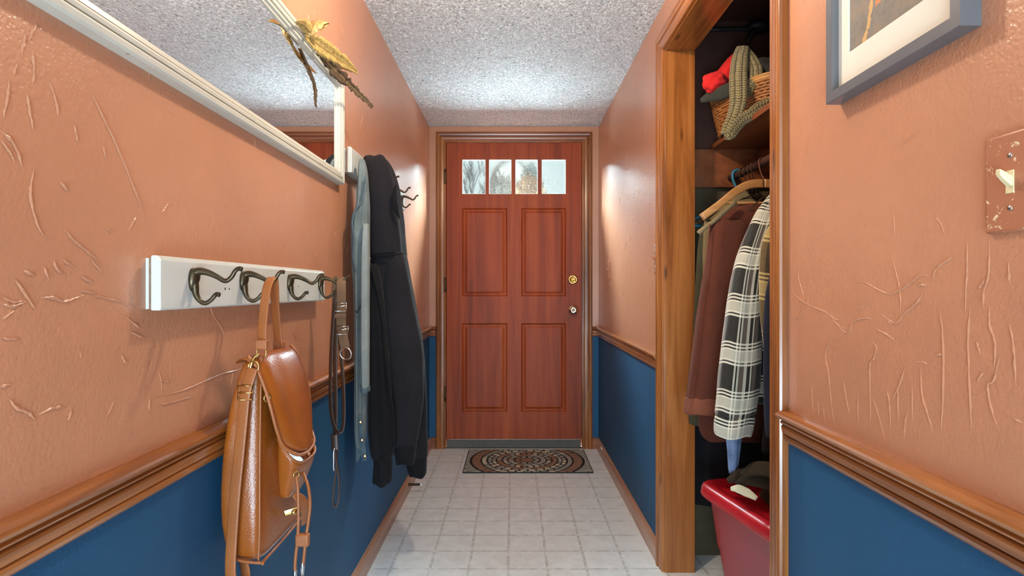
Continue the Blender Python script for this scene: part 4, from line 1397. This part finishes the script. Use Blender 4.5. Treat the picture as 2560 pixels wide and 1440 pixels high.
# ------------------------------------------------------------------ door stop on the left baseboard
t = thing('door_stop', 'small spring door stop sticking out from the left baseboard', 'door stop', (-0.548, 3.0, 0.045))
b = MB()
pts = []
for i in range(160):
    a = i * 2 * PI / 9
    pts.append(V((-0.545 + i * 0.00036, 3.0 + math.cos(a) * 0.006, 0.045 + math.sin(a) * 0.006)))
b.tube(pts, 0.0014, 6, 0)
b.lathe((-0.5475, 3.0, 0.045), (1, 0, 0), [(0, 0), (0, 0.010), (0.004, 0.009), (0.006, 0.006), (0.006, 0)], 16)
b.build('spring', M['bronze'], t)
b = MB(); b.lathe((-0.488, 3.0, 0.045), (1, 0, 0), [(0, 0), (0, 0.0075), (0.010, 0.008), (0.013, 0.006), (0.014, 0)], 16)
b.build('rubber_tip', M['white_paint'], t)

# ------------------------------------------------------------------ door mat of stone shapes
MX, MYc, MHW, MHD = 0.086, 3.555, 0.381, 0.235
t = thing('door_mat', 'rectangular rubber door mat with a round stone pattern before the front door', 'mat', (MX, MYc, 0))
b = MB(); b.box(MX - MHW, MX + MHW, MYc - MHD, MYc + MHD, 0.0, 0.007, 0.002)
b.build('rubber_base', M['rubber'], t)


def clip(poly):
    lims = [(0, -MHW + 0.006, 1), (0, MHW - 0.006, -1), (1, -MHD + 0.006, 1), (1, MHD - 0.006, -1)]
    for ax, lim, sg in lims:
        out = []
        for i in range(len(poly)):
            a, c = poly[i], poly[(i + 1) % len(poly)]
            da, dc_ = (a[ax] - lim) * sg, (c[ax] - lim) * sg
            if da >= 0:
                out.append(a)
            if da * dc_ < 0:
                k = da / (da - dc_)
                out.append((a[0] + (c[0] - a[0]) * k, a[1] + (c[1] - a[1]) * k))
        poly = out
        if len(poly) < 3:
            return None
    return poly


M['stone_grey'] = simple('grey_stone', lin(152, 146, 136), 0.8, var=0.3, vscale=40, bump=0.4)
M['stone_brown'] = simple('brown_stone', lin(144, 106, 84), 0.8, var=0.25, vscale=40, bump=0.4)
M['stone_cream'] = simple('cream_stone', lin(198, 182, 158), 0.8, var=0.2, vscale=40, bump=0.4)
b = MB()
rnd = random.Random(11)


def stone(pl, mi, h=0.0035):
    pl = clip(pl)
    if pl:
        b.mi = mi
        b.poly([V((MX + x, MYc + y, 0.006)) for x, y in pl], h)


def ring_stones(r0, r1, n, cols, gap=0.0045, off=0.0):
    for i in range(n):
        ga = gap / ((r0 + r1) / 2) / 2
        a0, a1 = 2 * PI * i / n + ga + off, 2 * PI * (i + 1) / n - ga + off
        k = 4
        pl = [(math.cos(a0 + (a1 - a0) * s / k) * (r1 - gap / 2), math.sin(a0 + (a1 - a0) * s / k) * (r1 - gap / 2)) for s in range(k + 1)]
        pl += [(math.cos(a1 - (a1 - a0) * s / k) * (r0 + gap / 2), math.sin(a1 - (a1 - a0) * s / k) * (r0 + gap / 2)) for s in range(k + 1)]
        stone(pl, cols[rnd.randrange(len(cols))])


def pebbles(r, n, a_, b_, cols, off=0.0):
    for i in range(n):
        th = 2 * PI * (i + off) / n
        c = (math.cos(th) * r, math.sin(th) * r)
        pl = []
        for j in range(10):
            u = 2 * PI * j / 10
            x, y = math.cos(u) * a_ * rnd.uniform(0.85, 1.1), math.sin(u) * b_ * rnd.uniform(0.85, 1.1)
            pl.append((c[0] + x * math.cos(th) - y * math.sin(th), c[1] + x * math.sin(th) + y * math.cos(th)))
        stone(pl, cols[rnd.randrange(len(cols))])


stone([(math.cos(2 * PI * j / 24) * 0.04, math.sin(2 * PI * j / 24) * 0.034) for j in range(24)], 1)
pebbles(0.062, 10, 0.015, 0.016, [0, 0, 1])
ring_stones(0.085, 0.118, 14, [0, 0, 1])
pebbles(0.138, 22, 0.014, 0.015, [0, 0, 2, 1])
ring_stones(0.158, 0.188, 22, [0, 1, 1])
pebbles(0.205, 26, 0.012, 0.020, [2, 2, 0])
pebbles(0.232, 30, 0.012, 0.019, [2, 0, 0], 0.5)
ring_stones(0.250, 0.282, 40, [0, 0, 2], 0.008)
ring_stones(0.284, 0.346, 40, [1], 0.012)
ring_stones(0.350, 0.46, 44, [0], 0.012)
b.build('stone_pattern', [M['stone_grey'], M['stone_brown'], M['stone_cream']], t)

# ------------------------------------------------------------------ picture on the right wall
t = thing('framed_picture', 'framed dark abstract print with a wide ivory mat on the right wall', 'picture', (XR, 0.85, 1.3915))
PY0, PY1, PZ0, PZ1, PXF = 0.6994, 1.001, 1.3915, 1.84, 0.546
fp = [(0, 0), (0, XR - PXF - 0.001), (0.001, XR - PXF), (0.017, XR - PXF), (0.018, XR - PXF - 0.001), (0.018, 0)]
b = MB()
vd = V((-1, 0, 0))
b.extrude(fp, (XR, PY0, PZ0), (XR, PY1, PZ0), V((0, 0, 1)), vd, 1, -1)
b.extrude(fp, (XR, PY0, PZ1), (XR, PY1, PZ1), V((0, 0, -1)), vd, 1, -1)
b.extrude(fp, (XR, PY0, PZ0), (XR, PY0, PZ1), V((0, 1, 0)), vd, 1, -1)
b.extrude(fp, (XR, PY1, PZ0), (XR, PY1, PZ1), V((0, -1, 0)), vd, 1, -1)
b.build('frame', M['frame_grey'], t)
b = MB()
AY0, AY1, AZ0, AZ1 = 0.748, 0.953, 1.463, 1.77
for q in ((PY0 + .017, PY1 - .017, PZ0 + .017, AZ0), (PY0 + .017, PY1 - .017, AZ1, PZ1 - .017), (PY0 + .017, AY0, AZ0, AZ1), (AY1, PY1 - .017, AZ0, AZ1)):
    b.box(0.5585, 0.5605, *q)
b.build('mat_board', M['mat_board'], t)
b = MB(); b.box(0.5605, 0.5615, AY0 - 0.01, AY1 + 0.01, AZ0 - 0.01, AZ1 + 0.01)
b.build('print', M['art'], t)

# ------------------------------------------------------------------ light switches


def switch(label, y0, y1, z0, z1, painted=False):
    t = thing('light_switch', label, 'light switch', (XR, (y0 + y1) / 2, z0), 'painted switches on the right wall')
    b = MB(); b.box(XR - 0.006, XR + 0.001, y0, y1, z0, z1, 0.003)
    b.build('plate', M['plate'], t)
    yc, zc = (y0 + y1) / 2, (z0 + z1) / 2
    b = MB(); b.box(XR - 0.0068, XR - 0.004, yc - 0.0055, yc + 0.0055, zc - 0.013, zc + 0.013, 0.0005)
    b.build('slot', M['plate' if painted else 'cream_plastic'], t)
    b = MB(); b.loft([[V((XR - 0.006, yc + sy * 0.0045, zc + 0.006 * sz)) for sy, sz in ((-1, -1), (1, -1), (1, 1), (-1, 1))],
                      [V((XR - 0.014, yc + sy * 0.004, zc + 0.006 + 0.005 * sz)) for sy, sz in ((-1, -1), (1, -1), (1, 1), (-1, 1))],
                      [V((XR - 0.020, yc + sy * 0.0035, zc + 0.011 + 0.0035 * sz)) for sy, sz in ((-1, -1), (1, -1), (1, 1), (-1, 1))]], smooth=False)
    o = b.build('toggle', M['plate' if painted else 'cream_plastic'], t)
    bv = o.modifiers.new('soft', 'BEVEL'); bv.width = 0.0012; bv.segments = 2
    for dz in (0.030, -0.030):
        b = MB(); b.lathe((XR - 0.0055, yc, zc + dz), (-1, 0, 0), [(0, 0), (0, 0.0034), (0.0015, 0.0028), (0.002, 0)], 14)
        b.build('screw', M['steel'], t)


switch('large chipped terracotta switch nearest the camera, under the picture', 0.6175, 0.6875, 1.135, 1.249)
switch('switch half hidden by the closet\'s far casing', 2.245, 2.315, 1.131, 1.246, True)
switch('small switch on the right wall close to the front door', 3.365, 3.435, 1.123, 1.240, True)

# ------------------------------------------------------------------ closet fittings
SZ = 1.626
b = MB(); b.box(0.79, CXB, CYN, CYF, SZ, SZ + 0.019, 0.0015)
tag(b.build('closet_shelf', M['closet_wood']), 'brown wooden shelf across the top of the closet', 'shelf')
b = MB(); b.box(XW + 0.002, CXB, CYF - 0.019, CYF, SZ - 0.152, SZ, 0.001)
struct(b.build('trim_16', M['closet_wood']), 'wooden cleat under the closet shelf', 'trim')
RX, RZ = 0.868, 1.510
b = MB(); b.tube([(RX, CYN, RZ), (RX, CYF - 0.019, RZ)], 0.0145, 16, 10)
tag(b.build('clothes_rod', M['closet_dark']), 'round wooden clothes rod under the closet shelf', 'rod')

t = thing('black_bar', 'black bar with a bulky dark end high up inside the closet', 'bar', (0.95, 2.24, 2.10))
b = MB(); b.tube([pp(1770, 74, 2.24), pp(1925, 72, 2.24)], 0.0075, 10, 6)
b.build('rod', M['black'], t)
b = MB()
b.ball(pp(1897, 68, 2.24), 0.05, 0.04, 0.024, 24, 14, 0.15, 3)
b.tube([pp(1885, 80, 2.23), pp(1872, 95, 2.22), pp(1868, 108, 2.22)], [0.016, 0.010, 0.004], 10)
b.build('dark_end', M['black'], t)

# ------------------------------------------------------------------ wicker basket and what is in it
BZ0, BZ1 = SZ + 0.019, 1.775
A0, A1 = V((0.735, 2.215)), V((0.835, 1.865))       # rim, hall side, far and near corner
ld_ = (A1 - A0).normalized()
pd_ = V((-ld_.y, ld_.x))
BW = 0.26
ctr = (A0 + A1) / 2 + pd_ * BW / 2
t = thing('wicker_basket', 'rectangular brown wicker basket of woollens on the closet shelf', 'basket', (ctr.x, ctr.y, BZ0))


def brim(s, z, n=84, wave=0.0, ph=0.0, grow=0.0):
    hl, hw = (A1 - A0).length / 2 * s + grow, BW / 2 * s + grow
    c = ctr + pd_ * (1 - s) * 0.0
    out = []
    for j in range(n):
        th = 2 * PI * j / n
        cc, ss = math.cos(th), math.sin(th)
        u = math.copysign(abs(cc) ** 0.5, cc) * hl
        w = math.copysign(abs(ss) ** 0.5, ss) * hw
        k = wave * math.cos(j * PI / 1.5 + ph)
        q = c + ld_ * u + pd_ * w
        d = (q - c).normalized()
        out.append(V((q.x + d.x * k, q.y + d.y * k, z)))
    return out


b = MB()
NR_ = 13
for i in range(NR_):
    f = i / (NR_ - 1)
    z = BZ0 + 0.006 + (BZ1 - BZ0 - 0.014) * f
    b.tube(brim(0.86 + 0.14 * f, z, 84, 0.0035, PI * (i % 2)), 0.0052, 6, 0, True)
b.build('weave', M['wicker'] if 'wicker' in M else simple('wicker_cane', lin(150, 96, 50), 0.5, var=0.3, vscale=60), t)
M['wicker'] = bpy.data.materials['wicker_cane']
rb, rt = brim(0.86, BZ0, 84), brim(1.0, BZ1, 84)
for j in range(0, 84, 3):
    b = MB()
    b.tube([rb[j], rb[j].lerp(rt[j], 0.5), rt[j]], 0.0032, 6, 2)
    b.build('stake', M['wicker'], t)
b = MB()
b.tube(brim(1.0, BZ1, 42), 0.0075, 8, 2, True)
b.tube(brim(1.0, BZ1 + 0.008, 42, 0, 0, 0.003), 0.0055, 8, 2, True)
b.build('rim', simple('pale_cane', lin(176, 126, 70), 0.5, var=0.25, vscale=50), t)
b = MB()
lo_, hi_ = brim(0.80, BZ0 + 0.002), brim(0.80, BZ0 + 0.008)
b.loft([lo_, hi_])
b.build('bottom', M['wicker'], t)

# contents
def blob(name, c, r, m, label, cat, seed, rough=0.35, group=None):
    b = MB(); b.ball(c, *r, 40, 24, rough, seed, 7)
    return tag(b.build(name, m, None, 1), label, cat, group)


blob('knit_bundle', V((0.925, 2.05, 1.80)), (0.105, 0.15, 0.085), M['charcoal'], 'dark bundle of knitwear filling the basket behind the red hat', 'clothes', 2)
t = thing('red_hat', 'bright red fleece hat on top of the wicker basket', 'hat', (0.83, 2.17, 1.78))
b = MB()
rings = []
for z, a_, bb_, cx, cy in ((1.800, 0.030, 0.030, 0.772, 2.155), (1.806, 0.046, 0.048, 0.776, 2.155), (1.83, 0.052, 0.058, 0.786, 2.152), (1.86, 0.050, 0.060, 0.80, 2.15), (1.885, 0.047, 0.056, 0.815, 2.14), (1.91, 0.042, 0.048, 0.828, 2.13), (1.94, 0.034, 0.038, 0.842, 2.12), (1.955, 0.018, 0.02, 0.85, 2.12)):
    rings.append(srect(cx, cy, z, a_, bb_, 2.2, 36, 0.22, 9))
b.loft(rings)
b.build('crown', M['red_knit'], t, 1)
b = MB()
b.ball(pp(1786, 207, 2.09), 0.044, 0.036, 0.038, 28, 18, 0.25, 4, 6)
b.build('ear_flap', M['red_knit'], t, 1)
t2 = thing('grey_scarf', 'dark grey-green knit folded over the basket rim under the red hat', 'clothes', (0.76, 2.1, 1.77))
b = MB()
b.ribbon([pp(1757, 250, 2.16), pp(1772, 243, 2.12), pp(1795, 236, 2.08), pp(1820, 226, 2.05), pp(1842, 216, 2.02)], V((-0.3, -0.4, 1)), [0.02, 0.04, 0.05, 0.05], 0.022, 8, 14, 2.5)
b.build('fold', M['grey_knit'], t2)

t = thing('knit_scarf', 'chunky olive knitted scarf spilling over the basket front', 'scarf', (0.80, 2.0, 1.66))


def knit(i, c):
    return 0.75 + 0.35 * abs(math.sin(i * 0.9)) * (0.6 + 0.4 * math.cos(c * 3.0 * PI))


for k, (pts, wd, wdir) in enumerate((
        ([pp(1857, 118, 2.02), pp(1850, 145, 1.985), pp(1846, 185, 1.955), pp(1846, 225, 1.935), pp(1845, 258, 1.925), pp(1836, 290, 1.92), pp(1822, 318, 1.925), pp(1815, 338, 1.93)], [0.045, 0.056, 0.060, 0.058, 0.052, 0.042, 0.038], V((1, -0.3, 0))),
        ([pp(1812, 338, 1.925), pp(1826, 336, 1.915), pp(1840, 318, 1.91), pp(1856, 300, 1.905), pp(1880, 286, 1.895), pp(1903, 272, 1.885), pp(1930, 262, 1.87)], [0.030, 0.040, 0.042, 0.042, 0.050, 0.054], V((-0.4, -0.3, 1))),
        ([pp(1866, 128, 2.02), pp(1880, 150, 1.985), pp(1890, 175, 1.96), pp(1888, 200, 1.945), pp(1876, 215, 1.945), pp(1866, 240, 1.95)], [0.03, 0.042, 0.046, 0.042, 0.034], V((1, -0.3, 0.2))))):
    b = MB()
    b.ribbon(pts, wdir, wd, 0.020, 12, 20, 2.6, knit)
    b.build('knit_fall', M['scarf'], t, 1)

# ------------------------------------------------------------------ hangers and clothes in the closet


def hanger(label, y, m, half=0.215, zdrop=0.085, r=0.004, wood_body=False, bar=True, hookm=None, yaw=0.0, rx=RX, rz=RZ):
    t = thing('clothes_hanger', label, 'hanger', (rx, y, rz), 'hangers on the closet rod')

    def q(dx, dz, dy=0.0):
        return V((rx + dx, y + dy + dx * yaw, rz + dz))
    R = 0.0145 + r
    hk = [q(R * math.cos(a), R * math.sin(a)) for a in [math.radians(d) for d in (-20, 10, 45, 90, 135, 170)]] + [q(-R * 0.9, -0.018), q(-0.008, -0.042), q(0, -0.058), q(0, -zdrop + 0.012)]
    b = MB(); b.tube(hk, min(r, 0.0022) if wood_body else r, 8)
    b.build('hook', hookm or m, t)
    z0 = -zdrop
    b = MB()
    if wood_body:
        for sg in (-1, 1):
            b.ribbon([q(0, z0), q(sg * 0.05, z0 - 0.004), q(sg * 0.10, z0 - 0.030), q(sg * 0.15, z0 - 0.070), q(sg * half, z0 - 0.118)], V((0, 0, 1)), [0.030, 0.030, 0.028, 0.026, 0.026], 0.012, 6, 14, 5.0)
        b.build('shoulders', m, t)
        if bar:
            b = MB(); b.tube([q(-0.16, z0 - 0.068), q(0.16, z0 - 0.068)], 0.005, 8)
            b.build('trouser_bar', m, t)
    else:
        pts = [q(0, z0), q(-half * 0.5, z0 - 0.035), q(-half, z0 - 0.085), q(-half * 0.98, z0 - 0.095), q(0, z0 - 0.098), q(half * 0.98, z0 - 0.095), q(half, z0 - 0.085), q(half * 0.5, z0 - 0.035), q(0, z0)]
        b.tube(pts, r, 8, 4)
        b.build('shoulders', m, t)
    return t


hanger('teal blue plastic hanger, farthest on the closet rod', 2.215, M['blue_plastic'], 0.19, 0.10, 0.0055)
for y, lb in ((2.155, 'dark wire hanger next to the teal blue one'), (2.115, 'second dark wire hanger from the teal blue one'), (2.08, 'third dark wire hanger from the teal blue one'), (2.05, 'dark wire hanger closest behind the wooden one')):
    hanger(lb, y, M['wire'], 0.17, 0.10, 0.0022)
hanger('pale wooden hanger above the brown jacket', 1.985, M['hanger_wood'], 0.215, 0.075, 0.002, True, True, M['copper_wire'])
hanger('dark wire hanger in front of the wooden one, holding the plaid shirt', 1.80, M['wire'], 0.12, 0.10, 0.0022)
hanger('nearest dark wire hanger, holding the tan plaid jacket', 1.64, M['wire'], 0.12, 0.10, 0.0022)

t = thing('olive_coat', 'dark olive coat against the far jamb, behind the brown jacket', 'coat', (0.74, 2.11, 0.5))
cloth('body', [(500, 1830, 1858, 2.15, .012), (545, 1770, 1880, 2.14, .025), (600, 1752, 1890, 2.12, .03), (700, 1744, 1890, 2.11, .035), (850, 1736, 1890, 2.10, .035), (980, 1729, 1880, 2.10, .035), (1065, 1724, 1870, 2.10, .03)], M['olive'], t, [(5, 0.06, 0.3), (9, 0.03, 1)], 11, n=72)
t = thing('far_shade_coat', 'added black coat shape filling the shaded far end of the closet', 'coat', (0.82, 2.245, 0.25))
cloth('body', [(480, 1835, 1860, 2.24, .010), (530, 1800, 1900, 2.24, .022), (600, 1768, 1905, 2.245, .03), (760, 1745, 1905, 2.245, .035), (1000, 1735, 1900, 2.245, .035), (1220, 1732, 1895, 2.245, .035), (1262, 1736, 1890, 2.245, .03)], M['hoodie'], t, [(5, 0.06, 0.3), (9, 0.03, 1)], 22)  # coat shape added to darken the closet's shaded far end
t = thing('tan_jacket', 'tan cloth shoulder just behind the wooden hanger', 'jacket', (0.8, 2.07, 0.7))
cloth('body', [(476, 1836, 1866, 2.07, .012), (492, 1818, 1880, 2.07, .016), (520, 1785, 1900, 2.06, .018), (560, 1764, 1905, 2.06, .02), (640, 1760, 1905, 2.06, .02), (900, 1760, 1900, 2.06, .02)], M['tan_cloth'], t, [(5, 0.05, 0.3)], 12)

t = thing('brown_jacket', 'brown canvas work jacket hanging on the wooden hanger', 'jacket', (0.76, 1.98, 0.55))
cloth('body', [(512, 1845, 1925, 1.985, .012), (545, 1800, 1940, 1.985, .028), (590, 1780, 1950, 1.985, .04), (700, 1768, 1950, 1.985, .05), (900, 1750, 1940, 1.985, .055), (1010, 1742, 1930, 1.985, .055), (1075, 1746, 1920, 1.985, .05), (1100, 1770, 1905, 1.985, .045)], M['brown_cloth'], t, [(5, 0.05, 0.3), (8, 0.03, 1)], 13)
sv = cloth('sleeve', [(552, 1782, 1850, 1.95, .03), (575, 1772, 1868, 1.94, .04), (650, 1764, 1876, 1.93, .05), (760, 1747, 1868, 1.92, .052), (880, 1732, 1848, 1.92, .052), (980, 1719, 1825, 1.92, .05), (1000, 1717, 1820, 1.92, .05)], M['brown_cloth'], t, [(4, 0.05, 0.8), (7, 0.03, 0.2)], 14)
cloth('cuff', [(992, 1717, 1822, 1.92, .051), (1000, 1715, 1820, 1.92, .052), (1028, 1713, 1812, 1.92, .05), (1034, 1718, 1806, 1.92, .046)], M['brown_hem'], sv, [(4, 0.05, 0.8)], 14)
b = MB(); b.tube([pp(1775, 560, 1.905), pp(1766, 640, 1.885), pp(1748, 760, 1.876), pp(1733, 880, 1.874), pp(1721, 985, 1.874)], 0.002, 6)
b.build('seam', M['brown_hem'], sv)
b = MB()
c = pp(1778, 562, 1.93)
b.ribbon([pp(1838, 506, 1.945), pp(1812, 528, 1.935), pp(1786, 552, 1.93), pp(1758, 572, 1.93), pp(1746, 584, 1.935)], V((0.3, -1, 0.3)), [0.016, 0.026, 0.028, 0.03, 0.026], 0.014, 6)
b.build('collar', M['tan_cloth'], t)

t = thing('plaid_shirt', 'black and white plaid flannel shirt in front of the brown jacket', 'shirt', (0.75, 1.80, 0.6))
cloth('body', [(478, 1930, 1960, 1.83, .012), (510, 1905, 1990, 1.83, .025), (560, 1895, 2010, 1.83, .035), (700, 1888, 2010, 1.83, .04), (900, 1880, 2010, 1.83, .04), (1010, 1880, 2005, 1.83, .04)], M['flannel'], t, [(5, 0.05, 0.3)], 15)
sv = cloth('sleeve', [(508, 1908, 1948, 1.775, .018), (530, 1890, 1945, 1.77, .03), (590, 1862, 1928, 1.76, .042), (660, 1838, 1912, 1.75, .046), (740, 1823, 1905, 1.75, .046), (850, 1808, 1900, 1.75, .046), (960, 1796, 1896, 1.75, .044), (1040, 1790, 1884, 1.75, .042)], M['flannel'], t, [(4, 0.04, 0.8), (7, 0.025, 0.2)], 16)
cloth('cuff', [(1035, 1792, 1884, 1.75, .038), (1050, 1787, 1882, 1.75, .042), (1078, 1786, 1876, 1.75, .042), (1090, 1789, 1872, 1.75, .038)], M['flannel'], sv, [(5, 0.05, 0.8)], 17)

t = thing('tan_plaid_jacket', 'tan and black plaid jacket peeking out behind the near closet casing', 'jacket', (0.78, 1.64, 0.7))
cloth('body', [(530, 1950, 2010, 1.65, .015), (580, 1918, 2060, 1.65, .03), (650, 1903, 2070, 1.64, .04), (790, 1902, 2070, 1.64, .04), (860, 1910, 2060, 1.64, .04), (960, 1922, 2050, 1.64, .036)], M['tan_plaid'], t, [(5, 0.06, 0.3)], 18)
t = thing('navy_coat', 'dark navy coat edge beside the near closet casing', 'coat', (0.77, 1.57, 0.5))
cloth('body', [(590, 1960, 2010, 1.56, .012), (690, 1925, 2080, 1.56, .03), (780, 1913, 2090, 1.56, .035), (900, 1910, 2090, 1.56, .035), (1040, 1911, 2080, 1.56, .035), (1090, 1915, 2070, 1.56, .03)], M['navy'], t, [(5, 0.06, 0.3)], 19)
t = thing('blue_jeans', 'faded blue denim leg hanging under the plaid shirt sleeve', 'trousers', (0.8, 2.0, 0.42))
cloth('leg', [(760, 1822, 1872, 1.87, .010), (1000, 1816, 1866, 1.87, .014), (1090, 1815, 1852, 1.87, .018), (1130, 1818, 1848, 1.87, .016), (1182, 1822, 1842, 1.87, .014)], M['jean_blue'], t, [(5, 0.10, 0.3)], 20)
t = thing('black_coat', 'added black coat shape filling the dark depth above the red tub', 'coat', (1.0, 1.93, 0.4))
cloth('body', [(560, 1990, 2020, 1.90, .012), (640, 1960, 2070, 1.90, .022), (900, 1930, 2080, 1.90, .026), (1140, 1900, 2080, 1.90, .026)], M['charcoal'], t, [(5, 0.06, 0.3)], 21)  # another added coat, there to fill the darkness behind the heap

# ------------------------------------------------------------------ red storage tub
T0 = V((0.634, 2.012))
tl = V((0.193, -0.981))
tp = V((0.981, 0.193))
TL, TW, TZ = 0.60, 0.42, 0.402
tc_ = T0 + tl * TL / 2 + tp * TW / 2
t = thing('storage_tub', 'red plastic storage tub with its lid on the closet floor', 'storage tub', (tc_.x, tc_.y, 0))


def trect(z, ins, p=9.0, n=64, bow=0.0):
    hl, hw = TL / 2 - ins, TW / 2 - ins
    out = []
    for j in range(n):
        th = 2 * PI * j / n
        c, s = math.cos(th), math.sin(th)
        u = math.copysign(abs(c) ** (2 / p), c) * hl
        w = math.copysign(abs(s) ** (2 / p), s) * hw
        q = tc_ + tl * u + tp * w
        out.append(V((q.x, q.y, z)))
    return out


b = MB()
b.loft([trect(0.0, 0.080), trect(0.004, 0.073), trect(0.02, 0.069), trect(0.18, 0.048), trect(0.20, 0.042), trect(0.34, 0.026), trect(0.358, 0.018), trect(0.375, 0.018)])
b.build('tub_body', M['tub_red'], t)
b = MB()
b.loft([trect(z + 0.04, q) for z, q in ((0.320, 0.008), (0.320, 0.001), (0.326, -0.001), (0.344, 0.001), (0.356, 0.005), (0.362, 0.013), (0.362, 0.028), (0.360, 0.036), (0.352, 0.044), (0.350, 0.058), (0.350, 0.15))])
b.build('tub_lid', M['lid_red'], t)

# heap of clothes on the lid
t = thing('clothes_heap', 'crumpled dark olive clothes heaped on the red tub lid', 'clothes', (0.9, 1.75, 0.392))
b = MB()
n1, n2 = 44, 34
rows = []
for i in range(n1):
    u = i / (n1 - 1)
    row = []
    for j in range(n2):
        v = j / (n2 - 1)
        q = T0 + tl * (0.15 + 0.42 * u) + tp * (0.15 + 0.24 * v - 0.03 * math.sin(u * 5))
        e = min(1, 4.5 * min(u, 1 - u, v, 1 - v))
        h = 0.05 * math.sqrt(max(e, 0)) + e * (0.035 * mnoise.noise(V((u * 5, v * 4, 1))) + 0.02 * abs(mnoise.noise(V((u * 11, v * 9, 4))))) + 0.035 * e * u
        row.append(V((q.x, q.y, 0.392 + max(0, h))))
    rows.append(row)
b.loft(rows, closed=False)
under = [[V((p.x, p.y, 0.3905)) for p in r] for r in rows]
b.loft(under, closed=False)
b.build('crumpled_cloth', M['heap'], t, 1)
b = MB()
for k, (px, py, y, ln) in enumerate(((1876, 1196, 1.80, 1), (1900, 1206, 1.74, -1), (1915, 1180, 1.70, 1))):
    c = pp(px, py, y)
    b.ribbon([c + V((-0.05, 0.05, -0.025)), c + V((-0.02, 0.02, 0.004)), c + V((0.03, -0.02, 0.006)), c + V((0.08, -0.06 * ln, -0.01))], V((0.2, 0.5, 1)), [0.02, 0.045, 0.05, 0.03], 0.022, 6, 14, 2.2)
b.build('fold', M['heap'], t, 1)
c = pp(1855, 1228, 1.78)
b = MB()
b.ribbon([pp(1827, 1222, 1.74), pp(1845, 1222, 1.73), pp(1868, 1232, 1.715), pp(1892, 1247, 1.695)], V((0.6, 0.4, 0.45)), [0.014, 0.03, 0.03, 0.014], 0.006, 6)
tag(b.build('cloth_scrap', M['paper']), 'pale cream scrap of folded cloth on the dark heap', 'cloth')
